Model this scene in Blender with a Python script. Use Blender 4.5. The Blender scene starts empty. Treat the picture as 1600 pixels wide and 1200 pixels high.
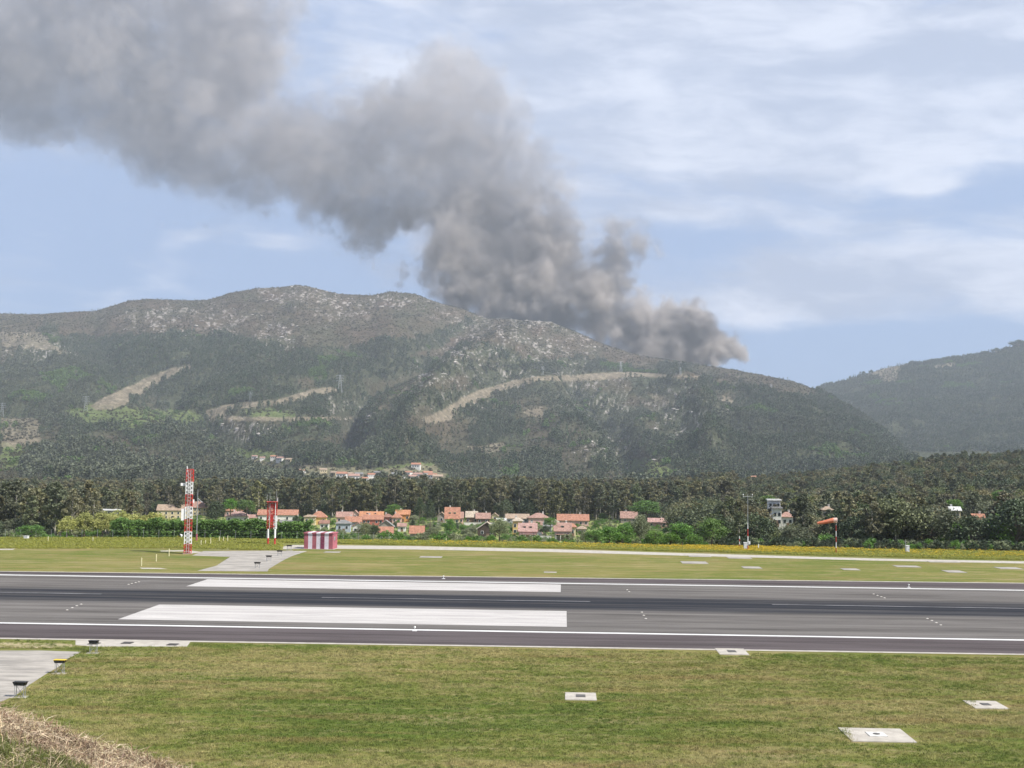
import bpy, math, random
import numpy as np
from mathutils import Vector, Matrix

# ------------------------------------------------------------------ scene, camera, light
S = bpy.context.scene
COL = S.collection
F, H, ROLL, TH = 1900.0, 15.5, 0.0108, math.atan(120 / 1900.0)   # focal length in photo pixels, eye height

cam_d = bpy.data.cameras.new('camera')
cam_d.sensor_width = 36.0
cam_d.lens = F / 1600 * 36.0
cam_d.clip_start = 0.5
cam_d.clip_end = 60000
cam = bpy.data.objects.new('camera', cam_d)
COL.objects.link(cam)
cr, sr, ct, st = math.cos(ROLL), math.sin(ROLL), math.cos(TH), math.sin(TH)
cam.matrix_world = Matrix(((cr, -sr, 0, 0), (-sr * st, -cr * st, -ct, 0), (sr * ct, cr * ct, -st, H), (0, 0, 0, 1)))
S.camera = cam

SUN_EL, SUN_AZ = math.radians(50), math.radians(116)      # azimuth clockwise from the view direction
sd = bpy.data.lights.new('sun', 'SUN')
sd.energy = 4.8
sd.angle = math.radians(0.55)
sd.color = (1.0, 0.955, 0.88)
sun = bpy.data.objects.new('sun', sd)
COL.objects.link(sun)
sun_dir = Vector((math.sin(SUN_AZ) * math.cos(SUN_EL), math.cos(SUN_AZ) * math.cos(SUN_EL), math.sin(SUN_EL)))
sun.rotation_euler = sun_dir.to_track_quat('Z', 'Y').to_euler()

S.view_settings.view_transform = 'Standard'
S.view_settings.look = 'None'
S.view_settings.exposure = 0.72
S.view_settings.gamma = 1.0
S.render.resolution_x, S.render.resolution_y = 1024, 768
S.cycles.use_denoising = True
S.cycles.use_adaptive_sampling = True
S.cycles.adaptive_threshold = 0.02
S.cycles.max_bounces = 6
S.cycles.diffuse_bounces = 2
S.cycles.glossy_bounces = 2
S.cycles.transmission_bounces = 2
S.cycles.volume_bounces = 2
S.cycles.transparent_max_bounces = 8
S.cycles.volume_step_rate = 1.8
S.cycles.volume_max_steps = 256


class NT:
    """small helper round a node tree"""
    def __init__(self, tree):
        self.t = tree
        self.geo = tree.bl_idname == 'GeometryNodeTree'

    def n(self, kind, **kw):
        nd = self.t.nodes.new(kind)
        for k, v in kw.items():
            setattr(nd, k, v)
        return nd

    def put(self, sock, v):
        if isinstance(v, bpy.types.NodeSocket):
            self.t.links.new(v, sock)
        elif v is not None:
            sock.default_value = v

    def m(self, op, a, b=None, c=None, clamp=False):
        nd = self.n('ShaderNodeMath', operation=op, use_clamp=clamp)
        self.put(nd.inputs[0], a)
        self.put(nd.inputs[1], b)
        if c is not None:
            self.put(nd.inputs[2], c)
        return nd.outputs[0]

    def v(self, op, a, b=None, out=0, scale=None):
        nd = self.n('ShaderNodeVectorMath', operation=op)
        self.put(nd.inputs[0], a)
        if b is not None:
            self.put(nd.inputs[1], b)
        if scale is not None:
            self.put(nd.inputs['Scale'], scale)
        return nd.outputs['Value' if out else 0]

    def noise(self, vec, scale, detail=3, rough=0.5, dist=0.0, out=0):
        nd = self.n('ShaderNodeTexNoise')
        self.put(nd.inputs['Vector'], vec)
        self.put(nd.inputs['Scale'], scale)
        self.put(nd.inputs['Detail'], detail)
        self.put(nd.inputs['Roughness'], rough)
        self.put(nd.inputs['Distortion'], dist)
        return nd.outputs[out]

    def ramp(self, fac, stops):
        nd = self.n('ShaderNodeValToRGB')
        self.put(nd.inputs[0], fac)
        el = nd.color_ramp.elements
        while len(el) < len(stops):
            el.new(0.5)
        for e, (p, c) in zip(el, stops):
            e.position = p
            e.color = (c, c, c, 1) if isinstance(c, (int, float)) else (*c, 1)
        return nd.outputs[0]

    def mix(self, f, a, b, mode='MIX'):
        nd = self.n('ShaderNodeMix', data_type='RGBA', blend_type=mode)
        self.put(nd.inputs[0], f)
        self.put(nd.inputs[6], a if isinstance(a, bpy.types.NodeSocket) else (*a, 1))
        self.put(nd.inputs[7], b if isinstance(b, bpy.types.NodeSocket) else (*b, 1))
        return nd.outputs[2]

    def smooth(self, x, lo, hi):
        nd = self.n('ShaderNodeMapRange', interpolation_type='SMOOTHSTEP')
        self.put(nd.inputs[0], x)
        nd.inputs[1].default_value = lo
        nd.inputs[2].default_value = hi
        return nd.outputs[0]

    def scalev(self, vec, s):
        return self.v('MULTIPLY', vec, s)


# ------------------------------------------------------------------ world: sky and high thin cloud
W = bpy.data.worlds.new('World')
S.world = W
W.use_nodes = True
W.node_tree.nodes.clear()
wt = NT(W.node_tree)
sky = wt.n('ShaderNodeTexSky', sky_type='NISHITA')
sky.sun_disc = False
sky.sun_elevation = SUN_EL
sky.sun_rotation = SUN_AZ
sky.altitude = 250
sky.air_density = 1.0
sky.dust_density = 0.6
sky.ozone_density = 2.0
gen = wt.n('ShaderNodeTexCoord').outputs['Generated']
sep = wt.n('ShaderNodeSeparateXYZ')
wt.put(sep.inputs[0], gen)
az = wt.m('ARCTAN2', sep.outputs[0], sep.outputs[1])
el = wt.m('ARCSINE', sep.outputs[2])


def world_blob(px, py, rx, ry, soft=1.0):
    """0..1 round a direction; px, py, rx, ry are angles written in the photo's pixels"""
    a = wt.m('DIVIDE', wt.m('SUBTRACT', az, math.atan((px - 800) / F)), rx / F)
    b = wt.m('DIVIDE', wt.m('SUBTRACT', el, (720 - py) / F), ry / F)
    r = wt.m('ADD', wt.m('MULTIPLY', a, a), wt.m('MULTIPLY', b, b))
    return wt.m('POWER', 2.718, wt.m('MULTIPLY', r, -soft))


comb = wt.n('ShaderNodeCombineXYZ')
wt.put(comb.inputs[0], az)
wt.put(comb.inputs[1], wt.m('MULTIPLY', wt.m('SUBTRACT', el, wt.m('MULTIPLY', az, -0.05)), 3.6))
cvec = comb.outputs[0]
warp = wt.noise(cvec, 5.0, 3, 0.55, out=1)
cv2 = wt.v('ADD', cvec, wt.v('SCALE', warp, None, scale=0.12))
n1 = wt.noise(cv2, 4.2, 7, 0.58)
n2 = wt.noise(wt.v('ADD', cv2, (4.1, 2.2, 0.7)), 14.0, 5, 0.6)
cl = wt.m('ADD', wt.m('MULTIPLY', n1, 1.35), wt.m('MULTIPLY', n2, 0.34))
for px, py, rx, ry, w in ((1350, 60, 520, 150, 0.30), (1000, 190, 360, 110, 0.22), (1450, 230, 330, 60, 0.16), (1300, 460, 420, 38, 0.20), (1150, 500, 400, 20, 0.10),
                          (850, 330, 180, 60, 0.12), (430, 388, 120, 18, 0.16), (560, 5, 90, 16, 0.22), (1500, 335, 200, 42, -0.32),
                          (1200, 545, 500, 60, -0.26), (120, 380, 380, 110, -0.40), (1160, 375, 160, 26, -0.20), (920, 310, 100, 20, -0.18),
                          (1450, 312, 45, 12, 0.42), (500, 110, 60, 40, -0.15), (1530, 130, 160, 30, 0.14)):
    cl = wt.m('ADD', cl, wt.m('MULTIPLY', world_blob(px, py, rx, ry), w * 0.95))
cl = wt.m('SUBTRACT', cl, 0.055)
cover = wt.smooth(cl, 0.60, 0.98)
shade = wt.noise(wt.v('ADD', cv2, (1.3, 0.06, 0.2)), 6.5, 6, 0.6)
ccol = wt.mix(wt.smooth(shade, 0.36, 0.66), (3.9, 4.45, 5.8), (7.4, 7.7, 8.7))
skyc = wt.mix(1.0, sky.outputs[0], (1.12, 1.10, 1.12), 'MULTIPLY')
base_sky = wt.mix(0.80, skyc, (2.45, 3.6, 6.1))
fin = wt.mix(wt.m('MULTIPLY', cover, 0.95), base_sky, ccol)
bg = wt.n('ShaderNodeBackground')
wt.put(bg.inputs[0], fin)
bg.inputs[1].default_value = 0.066
wo = wt.n('ShaderNodeOutputWorld')
wt.put(wo.inputs[0], bg.outputs[0])

# ------------------------------------------------------------------ camera rays of the photograph, used only to survey positions


def ray(px, py):
    px = np.asarray(px, float)
    py = np.asarray(py, float)
    u, v = px - 800.0, 600.0 - py
    u2, v2 = u * cr - v * sr, v * cr + u * sr
    return u2, F * ct - v2 * st, v2 * ct + F * st


def at(px, py):
    """azimuth and elevation slopes (X/Y, (Z-H)/Y) of a photo pixel"""
    x, y, z = ray(px, py)
    return x / y, z / y


def G(px, py, z=0.0):
    a, t = at(px, py)
    D = (z - H) / t
    return float(a * D), float(D)


def P(px, py, D):
    a, t = at(px, py)
    return Vector((float(a * D), D, float(H + t * D)))


def to_px(X, Y, Z):
    z = Z - H
    v2 = -Y * st + z * ct
    w = Y * ct + z * st
    u2 = X
    u = u2 * cr + v2 * sr
    v = v2 * cr - u2 * sr
    return 800 + F * u / w, 600 - F * v / w


rng = np.random.default_rng(7)
random.seed(7)

# ------------------------------------------------------------------ numpy value noise


def _hash(ix, iy, seed):
    h = (ix.astype(np.int64) * 374761393 + iy.astype(np.int64) * 668265263 + seed * 974711) & 0xffffffff
    h = ((h ^ (h >> 13)) * 1274126177) & 0xffffffff
    return ((h ^ (h >> 16)) & 0xffff) / 65535.0


def vn(x, y, seed=0):
    x0, y0 = np.floor(x), np.floor(y)
    fx, fy = x - x0, y - y0
    fx, fy = fx * fx * (3 - 2 * fx), fy * fy * (3 - 2 * fy)
    a, b = _hash(x0, y0, seed), _hash(x0 + 1, y0, seed)
    c, d = _hash(x0, y0 + 1, seed), _hash(x0 + 1, y0 + 1, seed)
    return (a * (1 - fx) + b * fx) * (1 - fy) + (c * (1 - fx) + d * fx) * fy


def fbm(x, y, seed=0, oct=4, rough=0.5):
    s, a, t = 0, 1.0, 0
    for k in range(oct):
        s = s + a * vn(x * 2 ** k, y * 2 ** k, seed + k * 17)
        t += a
        a *= rough
    return s / t


# ------------------------------------------------------------------ mesh helpers


def mesh_np(name, V, faces, mats, fmat=None, smooth=False):
    """faces: (N,k) int array or list of lists"""
    me = bpy.data.meshes.new(name)
    V = np.asarray(V, np.float32)
    if isinstance(faces, np.ndarray):
        n, k = faces.shape
        loops = faces.ravel().astype(np.int32)
        starts = (np.arange(n) * k).astype(np.int32)
    else:
        n = len(faces)
        lens = [len(f) for f in faces]
        loops = np.array([i for f in faces for i in f], np.int32)
        starts = np.concatenate(([0], np.cumsum(lens)[:-1])).astype(np.int32)
    me.vertices.add(len(V))
    me.vertices.foreach_set('co', V.ravel())
    me.loops.add(len(loops))
    me.loops.foreach_set('vertex_index', loops)
    me.polygons.add(n)
    me.polygons.foreach_set('loop_start', starts)
    for m in mats:
        me.materials.append(m)
    if fmat is not None:
        me.polygons.foreach_set('material_index', np.asarray(fmat, np.int32))
    me.polygons.foreach_set('use_smooth', np.full(n, bool(smooth)))
    me.update(calc_edges=True)
    return me


class MB:
    """collects solid shapes for ONE mesh"""
    def __init__(self):
        self.V, self.Fc, self.M = [], [], []

    def add(self, vs, fs, m=0):
        k = len(self.V)
        self.V += [tuple(v) for v in vs]
        self.Fc += [[i + k for i in f] for f in fs]
        self.M += [m] * len(fs)
        return self

    def box(self, x0, x1, y0, y1, z0, z1, m=0, top=None):
        t = top or (x0, x1, y0, y1)
        vs = [(x0, y0, z0), (x1, y0, z0), (x1, y1, z0), (x0, y1, z0), (t[0], t[2], z1), (t[1], t[2], z1), (t[1], t[3], z1), (t[0], t[3], z1)]
        return self.add(vs, [[3, 2, 1, 0], [4, 5, 6, 7], [0, 1, 5, 4], [1, 2, 6, 5], [2, 3, 7, 6], [3, 0, 4, 7]], m)

    def tube(self, a, b, r0, r1=None, n=8, m=0, cap=True):
        a, b = Vector(a), Vector(b)
        r1 = r0 if r1 is None else r1
        d = (b - a).normalized()
        u = d.orthogonal().normalized()
        w = d.cross(u)
        vs = []
        for c, r in ((a, r0), (b, r1)):
            for k in range(n):
                t = 2 * math.pi * k / n
                vs.append(c + (u * math.cos(t) + w * math.sin(t)) * r)
        fs = [[k, (k + 1) % n, n + (k + 1) % n, n + k] for k in range(n)]
        if cap:
            fs += [list(range(n))[::-1], list(range(n, 2 * n))]
        return self.add(vs, fs, m)

    def path(self, pts, rs, n=6, m=0):
        """one continuous tapered limb"""
        k0 = len(self.V)
        for i, p in enumerate(pts):
            p = Vector(p)
            q0, q1 = Vector(pts[max(i - 1, 0)]), Vector(pts[min(i + 1, len(pts) - 1)])
            d = (q1 - q0).normalized()
            u = d.cross(Vector((0.3, 1, 0.1))).normalized()
            w = d.cross(u)
            for k in range(n):
                t = 2 * math.pi * k / n
                self.V.append(tuple(p + (u * math.cos(t) + w * math.sin(t)) * rs[i]))
        for i in range(len(pts) - 1):
            for k in range(n):
                a = k0 + i * n
                self.Fc.append([a + k, a + (k + 1) % n, a + n + (k + 1) % n, a + n + k])
                self.M.append(m)
        self.Fc.append([k0 + (len(pts) - 1) * n + k for k in range(n)])
        self.M.append(m)
        return self

    def mesh(self, name, mats, smooth=False):
        if not isinstance(mats, (list, tuple)):
            mats = [mats]
        return mesh_np(name, self.V, self.Fc, mats, self.M, smooth)

    def build(self, name, mats, parent=None, loc=(0, 0, 0), rz=0.0, smooth=False):
        o = bpy.data.objects.new(name, self.mesh(name, mats, smooth))
        COL.objects.link(o)
        o.location = loc
        o.rotation_euler.z = rz
        o.parent = parent
        reg(o)
        return o


def tag(o, label=None, cat=None, group=None, kind=None):
    if label:
        o['label'] = label
    if cat:
        o['category'] = cat
    if group:
        o['group'] = group
    if kind:
        o['kind'] = kind
    return o


def empty(name, loc, rz=0.0):
    o = bpy.data.objects.new(name, None)
    o.empty_display_size = 0.5
    COL.objects.link(o)
    o.location = loc
    o.rotation_euler.z = rz
    return o


KIDS = {}


def reg(o):
    """remember a parent's children (cheap look-up while copying)"""
    if o.parent and o not in KIDS.setdefault(o.parent.name, []):
        KIDS[o.parent.name].append(o)
    return o


def copy_tree(o, loc=None, rz=None, scale=None):
    c = o.copy()
    COL.objects.link(c)
    if loc is not None:
        c.location = loc
    if rz is not None:
        c.rotation_euler.z = rz
    if scale is not None:
        c.scale = scale if isinstance(scale, (tuple, list)) else (scale,) * 3
    for ch in KIDS.get(o.name, []):
        d = ch.copy()
        COL.objects.link(d)
        d.parent = c
        reg(d)
        for g in KIDS.get(ch.name, []):
            e = g.copy()
            COL.objects.link(e)
            e.parent = d
            reg(e)
    return c


# ------------------------------------------------------------------ materials


def mat(name, col, rough=0.8, var=0.15, scale=3.0, detail=4, bump=0.0, metal=0.0, spec=0.3, col2=None, trans=0.0, rnd=0.0, coords='Object', stretch=(1, 1, 1)):
    m = bpy.data.materials.new(name)
    m.use_nodes = True
    m.node_tree.nodes.clear()
    t = NT(m.node_tree)
    vec = t.n('ShaderNodeTexCoord').outputs[coords]
    vec = t.scalev(vec, stretch)
    n = t.noise(vec, scale, detail, 0.6)
    if col2 is None:
        col2 = tuple(c * (1 - var) for c in col)
        colb = tuple(min(1, c * (1 + var)) for c in col)
    else:
        colb = col
    c = t.mix(t.smooth(n, 0.35, 0.65), col2, colb)
    if rnd:
        r = t.n('ShaderNodeObjectInfo').outputs['Random']
        hsv = t.n('ShaderNodeHueSaturation')
        t.put(hsv.inputs['Hue'], t.m('MULTIPLY_ADD', r, 0.04 * rnd, 0.5 - 0.02 * rnd))
        t.put(hsv.inputs['Value'], t.m('MULTIPLY_ADD', t.m('FRACT', t.m('MULTIPLY', r, 7.31)), 0.8 * rnd, 1 - 0.4 * rnd))
        t.put(hsv.inputs['Saturation'], t.m('MULTIPLY_ADD', t.m('FRACT', t.m('MULTIPLY', r, 13.7)), 0.5 * rnd, 1 - 0.25 * rnd))
        t.put(hsv.inputs['Color'], c)
        c = hsv.outputs[0]
    b = t.n('ShaderNodeBsdfPrincipled')
    t.put(b.inputs['Base Color'], c)
    b.inputs['Roughness'].default_value = rough
    b.inputs['Metallic'].default_value = metal
    b.inputs['Specular IOR Level'].default_value = spec
    if bump:
        bm = t.n('ShaderNodeBump')
        bm.inputs['Strength'].default_value = bump
        bm.inputs['Distance'].default_value = 0.05
        t.put(bm.inputs['Height'], n)
        t.put(b.inputs['Normal'], bm.outputs[0])
    out = t.n('ShaderNodeOutputMaterial')
    sh = b.outputs[0]
    if trans:
        tr = t.n('ShaderNodeBsdfTranslucent')
        t.put(tr.inputs[0], c)
        mx = t.n('ShaderNodeMixShader')
        mx.inputs[0].default_value = trans
        t.put(mx.inputs[1], sh)
        t.put(mx.inputs[2], tr.outputs[0])
        sh = mx.outputs[0]
    t.put(out.inputs[0], sh)
    return m


M = {}
M['bark'] = mat('bark', (0.50, 0.46, 0.40), col2=(0.24, 0.21, 0.18), scale=1.2, stretch=(1, 1, 0.3), rnd=0.3)
M['bark_dark'] = mat('bark_dark', (0.13, 0.10, 0.08), scale=3)
M['euc'] = mat('eucalyptus_leaf', (0.160, 0.176, 0.098), col2=(0.090, 0.104, 0.062), scale=0.5, detail=3, trans=0.22, rnd=0.8, rough=0.6)
M['euc_warm'] = mat('eucalyptus_leaf_warm', (0.205, 0.190, 0.098), col2=(0.115, 0.112, 0.062), scale=0.5, detail=3, trans=0.22, rnd=0.8, rough=0.6)
M['green'] = mat('green_leaf', (0.150, 0.265, 0.045), col2=(0.080, 0.160, 0.032), scale=0.8, trans=0.28, rnd=0.4, rough=0.55)
M['dark'] = mat('dark_leaf', (0.088, 0.115, 0.055), col2=(0.045, 0.064, 0.036), scale=0.8, trans=0.15, rnd=0.4, rough=0.6)
M['hedge'] = mat('hedge_leaf', (0.150, 0.280, 0.050), col2=(0.080, 0.165, 0.034), scale=0.6, trans=0.2, rnd=0.25, rough=0.55)
M['willow'] = mat('willow_leaf', (0.440, 0.440, 0.150), col2=(0.290, 0.310, 0.100), scale=0.6, trans=0.28, rnd=0.25, rough=0.6)
M['pale'] = mat('pale_leaf', (0.290, 0.315, 0.175), col2=(0.170, 0.195, 0.105), scale=0.8, trans=0.25, rnd=0.4, rough=0.7)
M['olive'] = mat('olive_leaf', (0.170, 0.185, 0.070), col2=(0.085, 0.105, 0.040), scale=0.7, trans=0.25, rnd=0.7, rough=0.6)
M['far_forest'] = mat('far_forest_leaf', (0.098, 0.126, 0.066), col2=(0.058, 0.080, 0.046), scale=0.15, rnd=0.55, rough=0.8)
M['far_euc'] = mat('far_eucalyptus_leaf', (0.140, 0.154, 0.098), col2=(0.084, 0.098, 0.066), scale=0.15, rnd=0.6, rough=0.8)
M['far_green'] = mat('far_green_leaf', (0.130, 0.190, 0.060), col2=(0.080, 0.130, 0.044), scale=0.15, rnd=0.5, rough=0.8)
M['far_heath'] = mat('far_heath_shrub', (0.072, 0.062, 0.040), col2=(0.046, 0.050, 0.030), scale=0.2, rnd=0.7, rough=0.9)
M['granite'] = mat('granite', (0.42, 0.385, 0.35), col2=(0.27, 0.245, 0.22), scale=0.3, rnd=0.5, rough=0.9)
M['white_paint'] = mat('white_paint', (0.74, 0.74, 0.73), var=0.06, rough=0.6)
M['red_paint'] = mat('red_paint', (0.42, 0.045, 0.035), var=0.30, rough=0.55, scale=1.5)
M['steel'] = mat('galvanised_steel', (0.42, 0.43, 0.44), rough=0.45, metal=0.6)
M['black'] = mat('black_housing', (0.022, 0.020, 0.018), rough=0.5)
M['yellow'] = mat('yellow_paint', (0.60, 0.42, 0.04), rough=0.6)
M['cream_post'] = mat('cream_post', (0.62, 0.58, 0.36), rough=0.7)
M['concrete'] = mat('concrete', (0.34, 0.315, 0.28), col2=(0.21, 0.195, 0.175), scale=0.7, stretch=(0.4, 1.3, 1), detail=8, rough=0.95)
M['concrete_light'] = mat('concrete_light', (0.40, 0.37, 0.325), col2=(0.31, 0.285, 0.25), scale=1.2, detail=8, rough=0.95)
M['collar'] = mat('collar_paint', (0.50, 0.49, 0.46), rough=0.8, scale=6)
M['iron'] = mat('cast_iron', (0.085, 0.080, 0.075), rough=0.7, scale=12)
M['glass'] = mat('window_glass', (0.030, 0.036, 0.045), rough=0.12, spec=0.6)
M['lamp_glass'] = mat('lamp_glass', (0.78, 0.78, 0.74), rough=0.2)
M['sock'] = mat('windsock_cloth', (0.66, 0.20, 0.10), col2=(0.60, 0.27, 0.18), scale=1.5, rough=0.8, trans=0.3)
M['sock_pale'] = mat('windsock_pale_cloth', (0.72, 0.50, 0.42), rough=0.8, trans=0.3)

# ------------------------------------------------------------------ terrain heights
EDGE = [(-400, 840), (0, 843), (300, 843.5), (430, 846), (660, 848), (860, 852), (1040, 856), (1360, 862), (1600, 866), (2000, 873)]


def curve_t(pts):
    a, t = at([p[0] for p in pts], [p[1] for p in pts])
    return a, t


def make_edgeD():
    a, t = curve_t(EDGE)
    return a, -H / t


eA, eD = make_edgeD()

# rows of ground beyond the field: photo height (py) of the ground at a depth, left / village / right columns
ROWS_X = [-600, 0, 230, 420, 700, 950, 1080, 1250, 1450, 1600, 2200]
ROWS = {
    300: [866, 862, 860, 860, 862, 866, 870, 868, 868, 870, 875],
    420: [846, 842, 840, 849, 851, 853, 856, 850, 846, 842, 842],
    520: [832, 830, 830, 827, 829, 832, 838, 832, 824, 815, 810],
    600: [826, 822, 818, 814, 815, 820, 826, 815, 804, 793, 785],
    760: [815, 808, 806, 803, 803, 806, 808, 792, 777, 763, 750],
    1000: [795, 788, 790, 790, 790, 786, 780, 762, 742, 726, 712],
    1250: [775, 770, 776, 780, 780, 780, 782, 772, 768, 765, 760],
}


def ground_z(X, Y):
    X = np.asarray(X, float)
    Y = np.asarray(Y, float)
    a = X / np.maximum(Y, 1.0)
    De = np.interp(a, eA, eD)
    Ds = sorted(ROWS)
    zs = []
    for D in Ds:
        aa, tt = at(ROWS_X, ROWS[D])
        zs.append(H + np.interp(a, aa, tt) * D)
    zs = np.array(zs)
    Dn = np.clip(Y, Ds[0], Ds[-1])
    idx = np.clip(np.searchsorted(Ds, Dn) - 1, 0, len(Ds) - 2)
    D0 = np.array(Ds, float)[idx]
    D1 = np.array(Ds, float)[idx + 1]
    f = (Dn - D0) / (D1 - D0)
    z0 = np.take_along_axis(zs, idx[None], 0)[0]
    z1 = np.take_along_axis(zs, (idx + 1)[None], 0)[0]
    z = z0 * (1 - f) + z1 * f
    g = np.clip((Y - De - 1) / (300 - De), 0, 1)
    g = g * g * (3 - 2 * g)
    z = np.where(Y < 300, z * g, z)
    z = z + (fbm(X / 40, Y / 40, 5) - 0.5) * 3.0 * np.clip((Y - De - 10) / 60, 0, 1)
    return np.where(Y <= De + 1, 0.0, z)


def gz(x, y):
    return float(ground_z(np.array([x]), np.array([y]))[0])


RIDGE = [(-700, 520), (-200, 494), (0, 490), (60, 491), (120, 487), (150, 486), (200, 470), (230, 467), (300, 469), (325, 468), (360, 458),
         (400, 450), (440, 449), (465, 445), (490, 449), (530, 459), (580, 461), (610, 455), (650, 459), (690, 475), (720, 482),
         (760, 497), (800, 499), (860, 503), (900, 518), (940, 537), (1000, 556), (1050, 563), (1100, 571), (1150, 578), (1200, 588), (1240, 596),
         (1270, 607), (1300, 622), (1345, 650), (1380, 677), (1416, 708), (1450, 736), (1500, 758), (1560, 775), (1700, 790), (2300, 800)]
CREST_D = [(-700, 4600), (900, 4500), (1150, 4100), (1285, 3700), (1380, 3100), (1450, 2600), (1550, 2200), (2300, 2100)]
BASE = [(-700, 735), (0, 752), (300, 762), (500, 770), (700, 775), (1100, 780), (1500, 786), (2300, 795)]
D_BASE = 1180.0
rA, rT = curve_t(RIDGE)
_cx = np.array([c[0] for c in CREST_D], float)
_ca, _ = at(_cx, np.full(len(_cx), 600.0))
bA, bT = curve_t(BASE)
GULLY = [(742, 492), (700, 520), (650, 552), (600, 575), (560, 592), (545, 630), (548, 680)]
GULLY2 = [(130, 520), (230, 600), (330, 660), (430, 720)]
GULLY3 = [(900, 600), (960, 650), (985, 720)]
SPUR2 = [(1060, 590), (1100, 650), (1110, 720)]
SPUR = [(860, 505), (760, 560), (690, 620), (640, 690)]


def poly_dist(px, py, pts):
    d = np.full(px.shape, 1e9)
    for (x0, y0), (x1, y1) in zip(pts[:-1], pts[1:]):
        dx, dy = x1 - x0, y1 - y0
        t = np.clip(((px - x0) * dx + (py - y0) * dy) / (dx * dx + dy * dy), 0, 1)
        d = np.minimum(d, np.hypot(px - x0 - t * dx, py - y0 - t * dy))
    return d


def mountain_z(a, D):
    Dc = np.interp(a, _ca, [c[1] for c in CREST_D])
    tc = np.interp(a, rA, rT)
    tb = np.interp(a, bA, bT)
    s = (D - D_BASE) / (Dc - D_BASE)
    sc = np.clip(s, 0, 1)
    prof = np.interp(sc, [0, 0.15, 0.32, 0.55, 0.8, 1.0], [0, 0.08, 0.24, 0.50, 0.80, 1.0])
    t = tb + (tc - tb) * prof
    z = H + t * D
    X = a * D
    n = fbm(X / 420, D / 620, 11, 5, 0.5)
    ridged = 1 - np.abs(2 * n - 1) * 2.2
    amp = np.clip(sc * (1 - sc) * 4, 0, 1)
    z = z + ridged * 62 * amp * (D / 3500)
    z = z + (fbm(X / 110, D / 150, 23, 4, 0.55) - 0.5) * (16 * amp + 5)
    px, py = to_px(X, D, z)
    for L, dep, wd in ((GULLY, -95, 20), (GULLY2, -50, 28), (SPUR, 65, 30), (GULLY3, -70, 22), (SPUR2, 55, 26)):
        z = z + dep * np.exp(-(poly_dist(px, py, L) / wd) ** 2) * amp
    z = z - np.clip(s - 1, 0, 5) ** 1.2 * 500
    z = np.minimum(z, H + (tc + 0.0009 * (fbm(X / 30, X * 0 + 3.3, 3, 3) - 0.45)) * D)
    return z


HILL = [(900, 700), (1100, 670), (1200, 640), (1285, 603), (1330, 592), (1380, 576), (1420, 568), (1480, 561), (1530, 554), (1560, 549), (1580, 542), (1600, 537),
        (1700, 508), (1900, 480), (2300, 470)]
hA, hT = curve_t(HILL)
HILL_D0, HILL_D1 = 2600.0, 5600.0


def hill_z(a, D):
    tc = np.interp(a, hA, hT)
    tb = at(1500, 770)[1]
    s = (D - HILL_D0) / (HILL_D1 - HILL_D0)
    sc = np.clip(s, 0, 1)
    t = tb + (tc - tb) * sc
    z = H + t * D
    X = a * D
    n = fbm(X / 500, D / 700, 41, 5)
    amp = np.clip(sc * (1 - sc) * 4, 0, 1)
    z = z + (1 - np.abs(2 * n - 1) * 2.2) * 36 * amp + (fbm(X / 120, D / 160, 43, 4) - 0.5) * (18 * amp + 4)
    z = z - np.clip(s - 1, 0, 5) ** 1.2 * 900
    return np.minimum(z, H + tc * D)


def inside(px, py, poly):
    r = np.zeros(px.shape, bool)
    n = len(poly)
    for i in range(n):
        x0, y0 = poly[i]
        x1, y1 = poly[(i + 1) % n]
        c = ((y0 > py) != (y1 > py)) & (px < (x1 - x0) * (py - y0) / ((y1 - y0) + 1e-9) + x0)
        r ^= c
    return r


# cover of the slopes, surveyed in the photograph and then fixed to the ground
TRACKS = [[(140, 634), (175, 615), (215, 597), (255, 580), (300, 567), (300, 574), (262, 592), (235, 606), (205, 628), (175, 640), (150, 641)],
          [(322, 643), (345, 634), (390, 628), (430, 625), (480, 610), (515, 605), (532, 610), (500, 618), (455, 628), (440, 634), (390, 636), (350, 641), (352, 650), (430, 652), (520, 652), (560, 654), (480, 660), (420, 658), (345, 657), (325, 652)],
          [(655, 656), (690, 642), (720, 622), (760, 606), (800, 595), (840, 588), (900, 586), (940, 583), (985, 581), (1040, 585), (1100, 587),
           (1100, 590), (1040, 590), (985, 589), (940, 593), (900, 597), (850, 594), (805, 605), (765, 619), (730, 636), (700, 656), (675, 662)]]
TAN = [[(0, 653), (60, 655), (70, 695), (30, 702), (0, 700)], [(84, 545), (104, 546), (104, 556), (88, 556)], [(0, 520), (60, 520), (95, 545), (60, 548), (0, 540)],
       [(1345, 585), (1412, 567), (1420, 568), (1405, 588), (1395, 600), (1380, 592)], [(1455, 572), (1520, 560), (1500, 570), (1460, 578)],
       [(1128, 617), (1142, 620), (1150, 632), (1132, 634)], [(1010, 612), (1040, 618), (1052, 634), (1020, 625)], [(610, 684), (642, 685), (640, 694), (615, 692)],
       [(600, 735), (680, 725), (700, 742), (680, 760), (520, 755), (470, 742), (380, 722), (400, 715), (450, 725)], [(815, 640), (850, 636), (850, 652), (820, 650)],
       [(730, 696), (790, 692), (790, 704), (745, 706)]]
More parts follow.
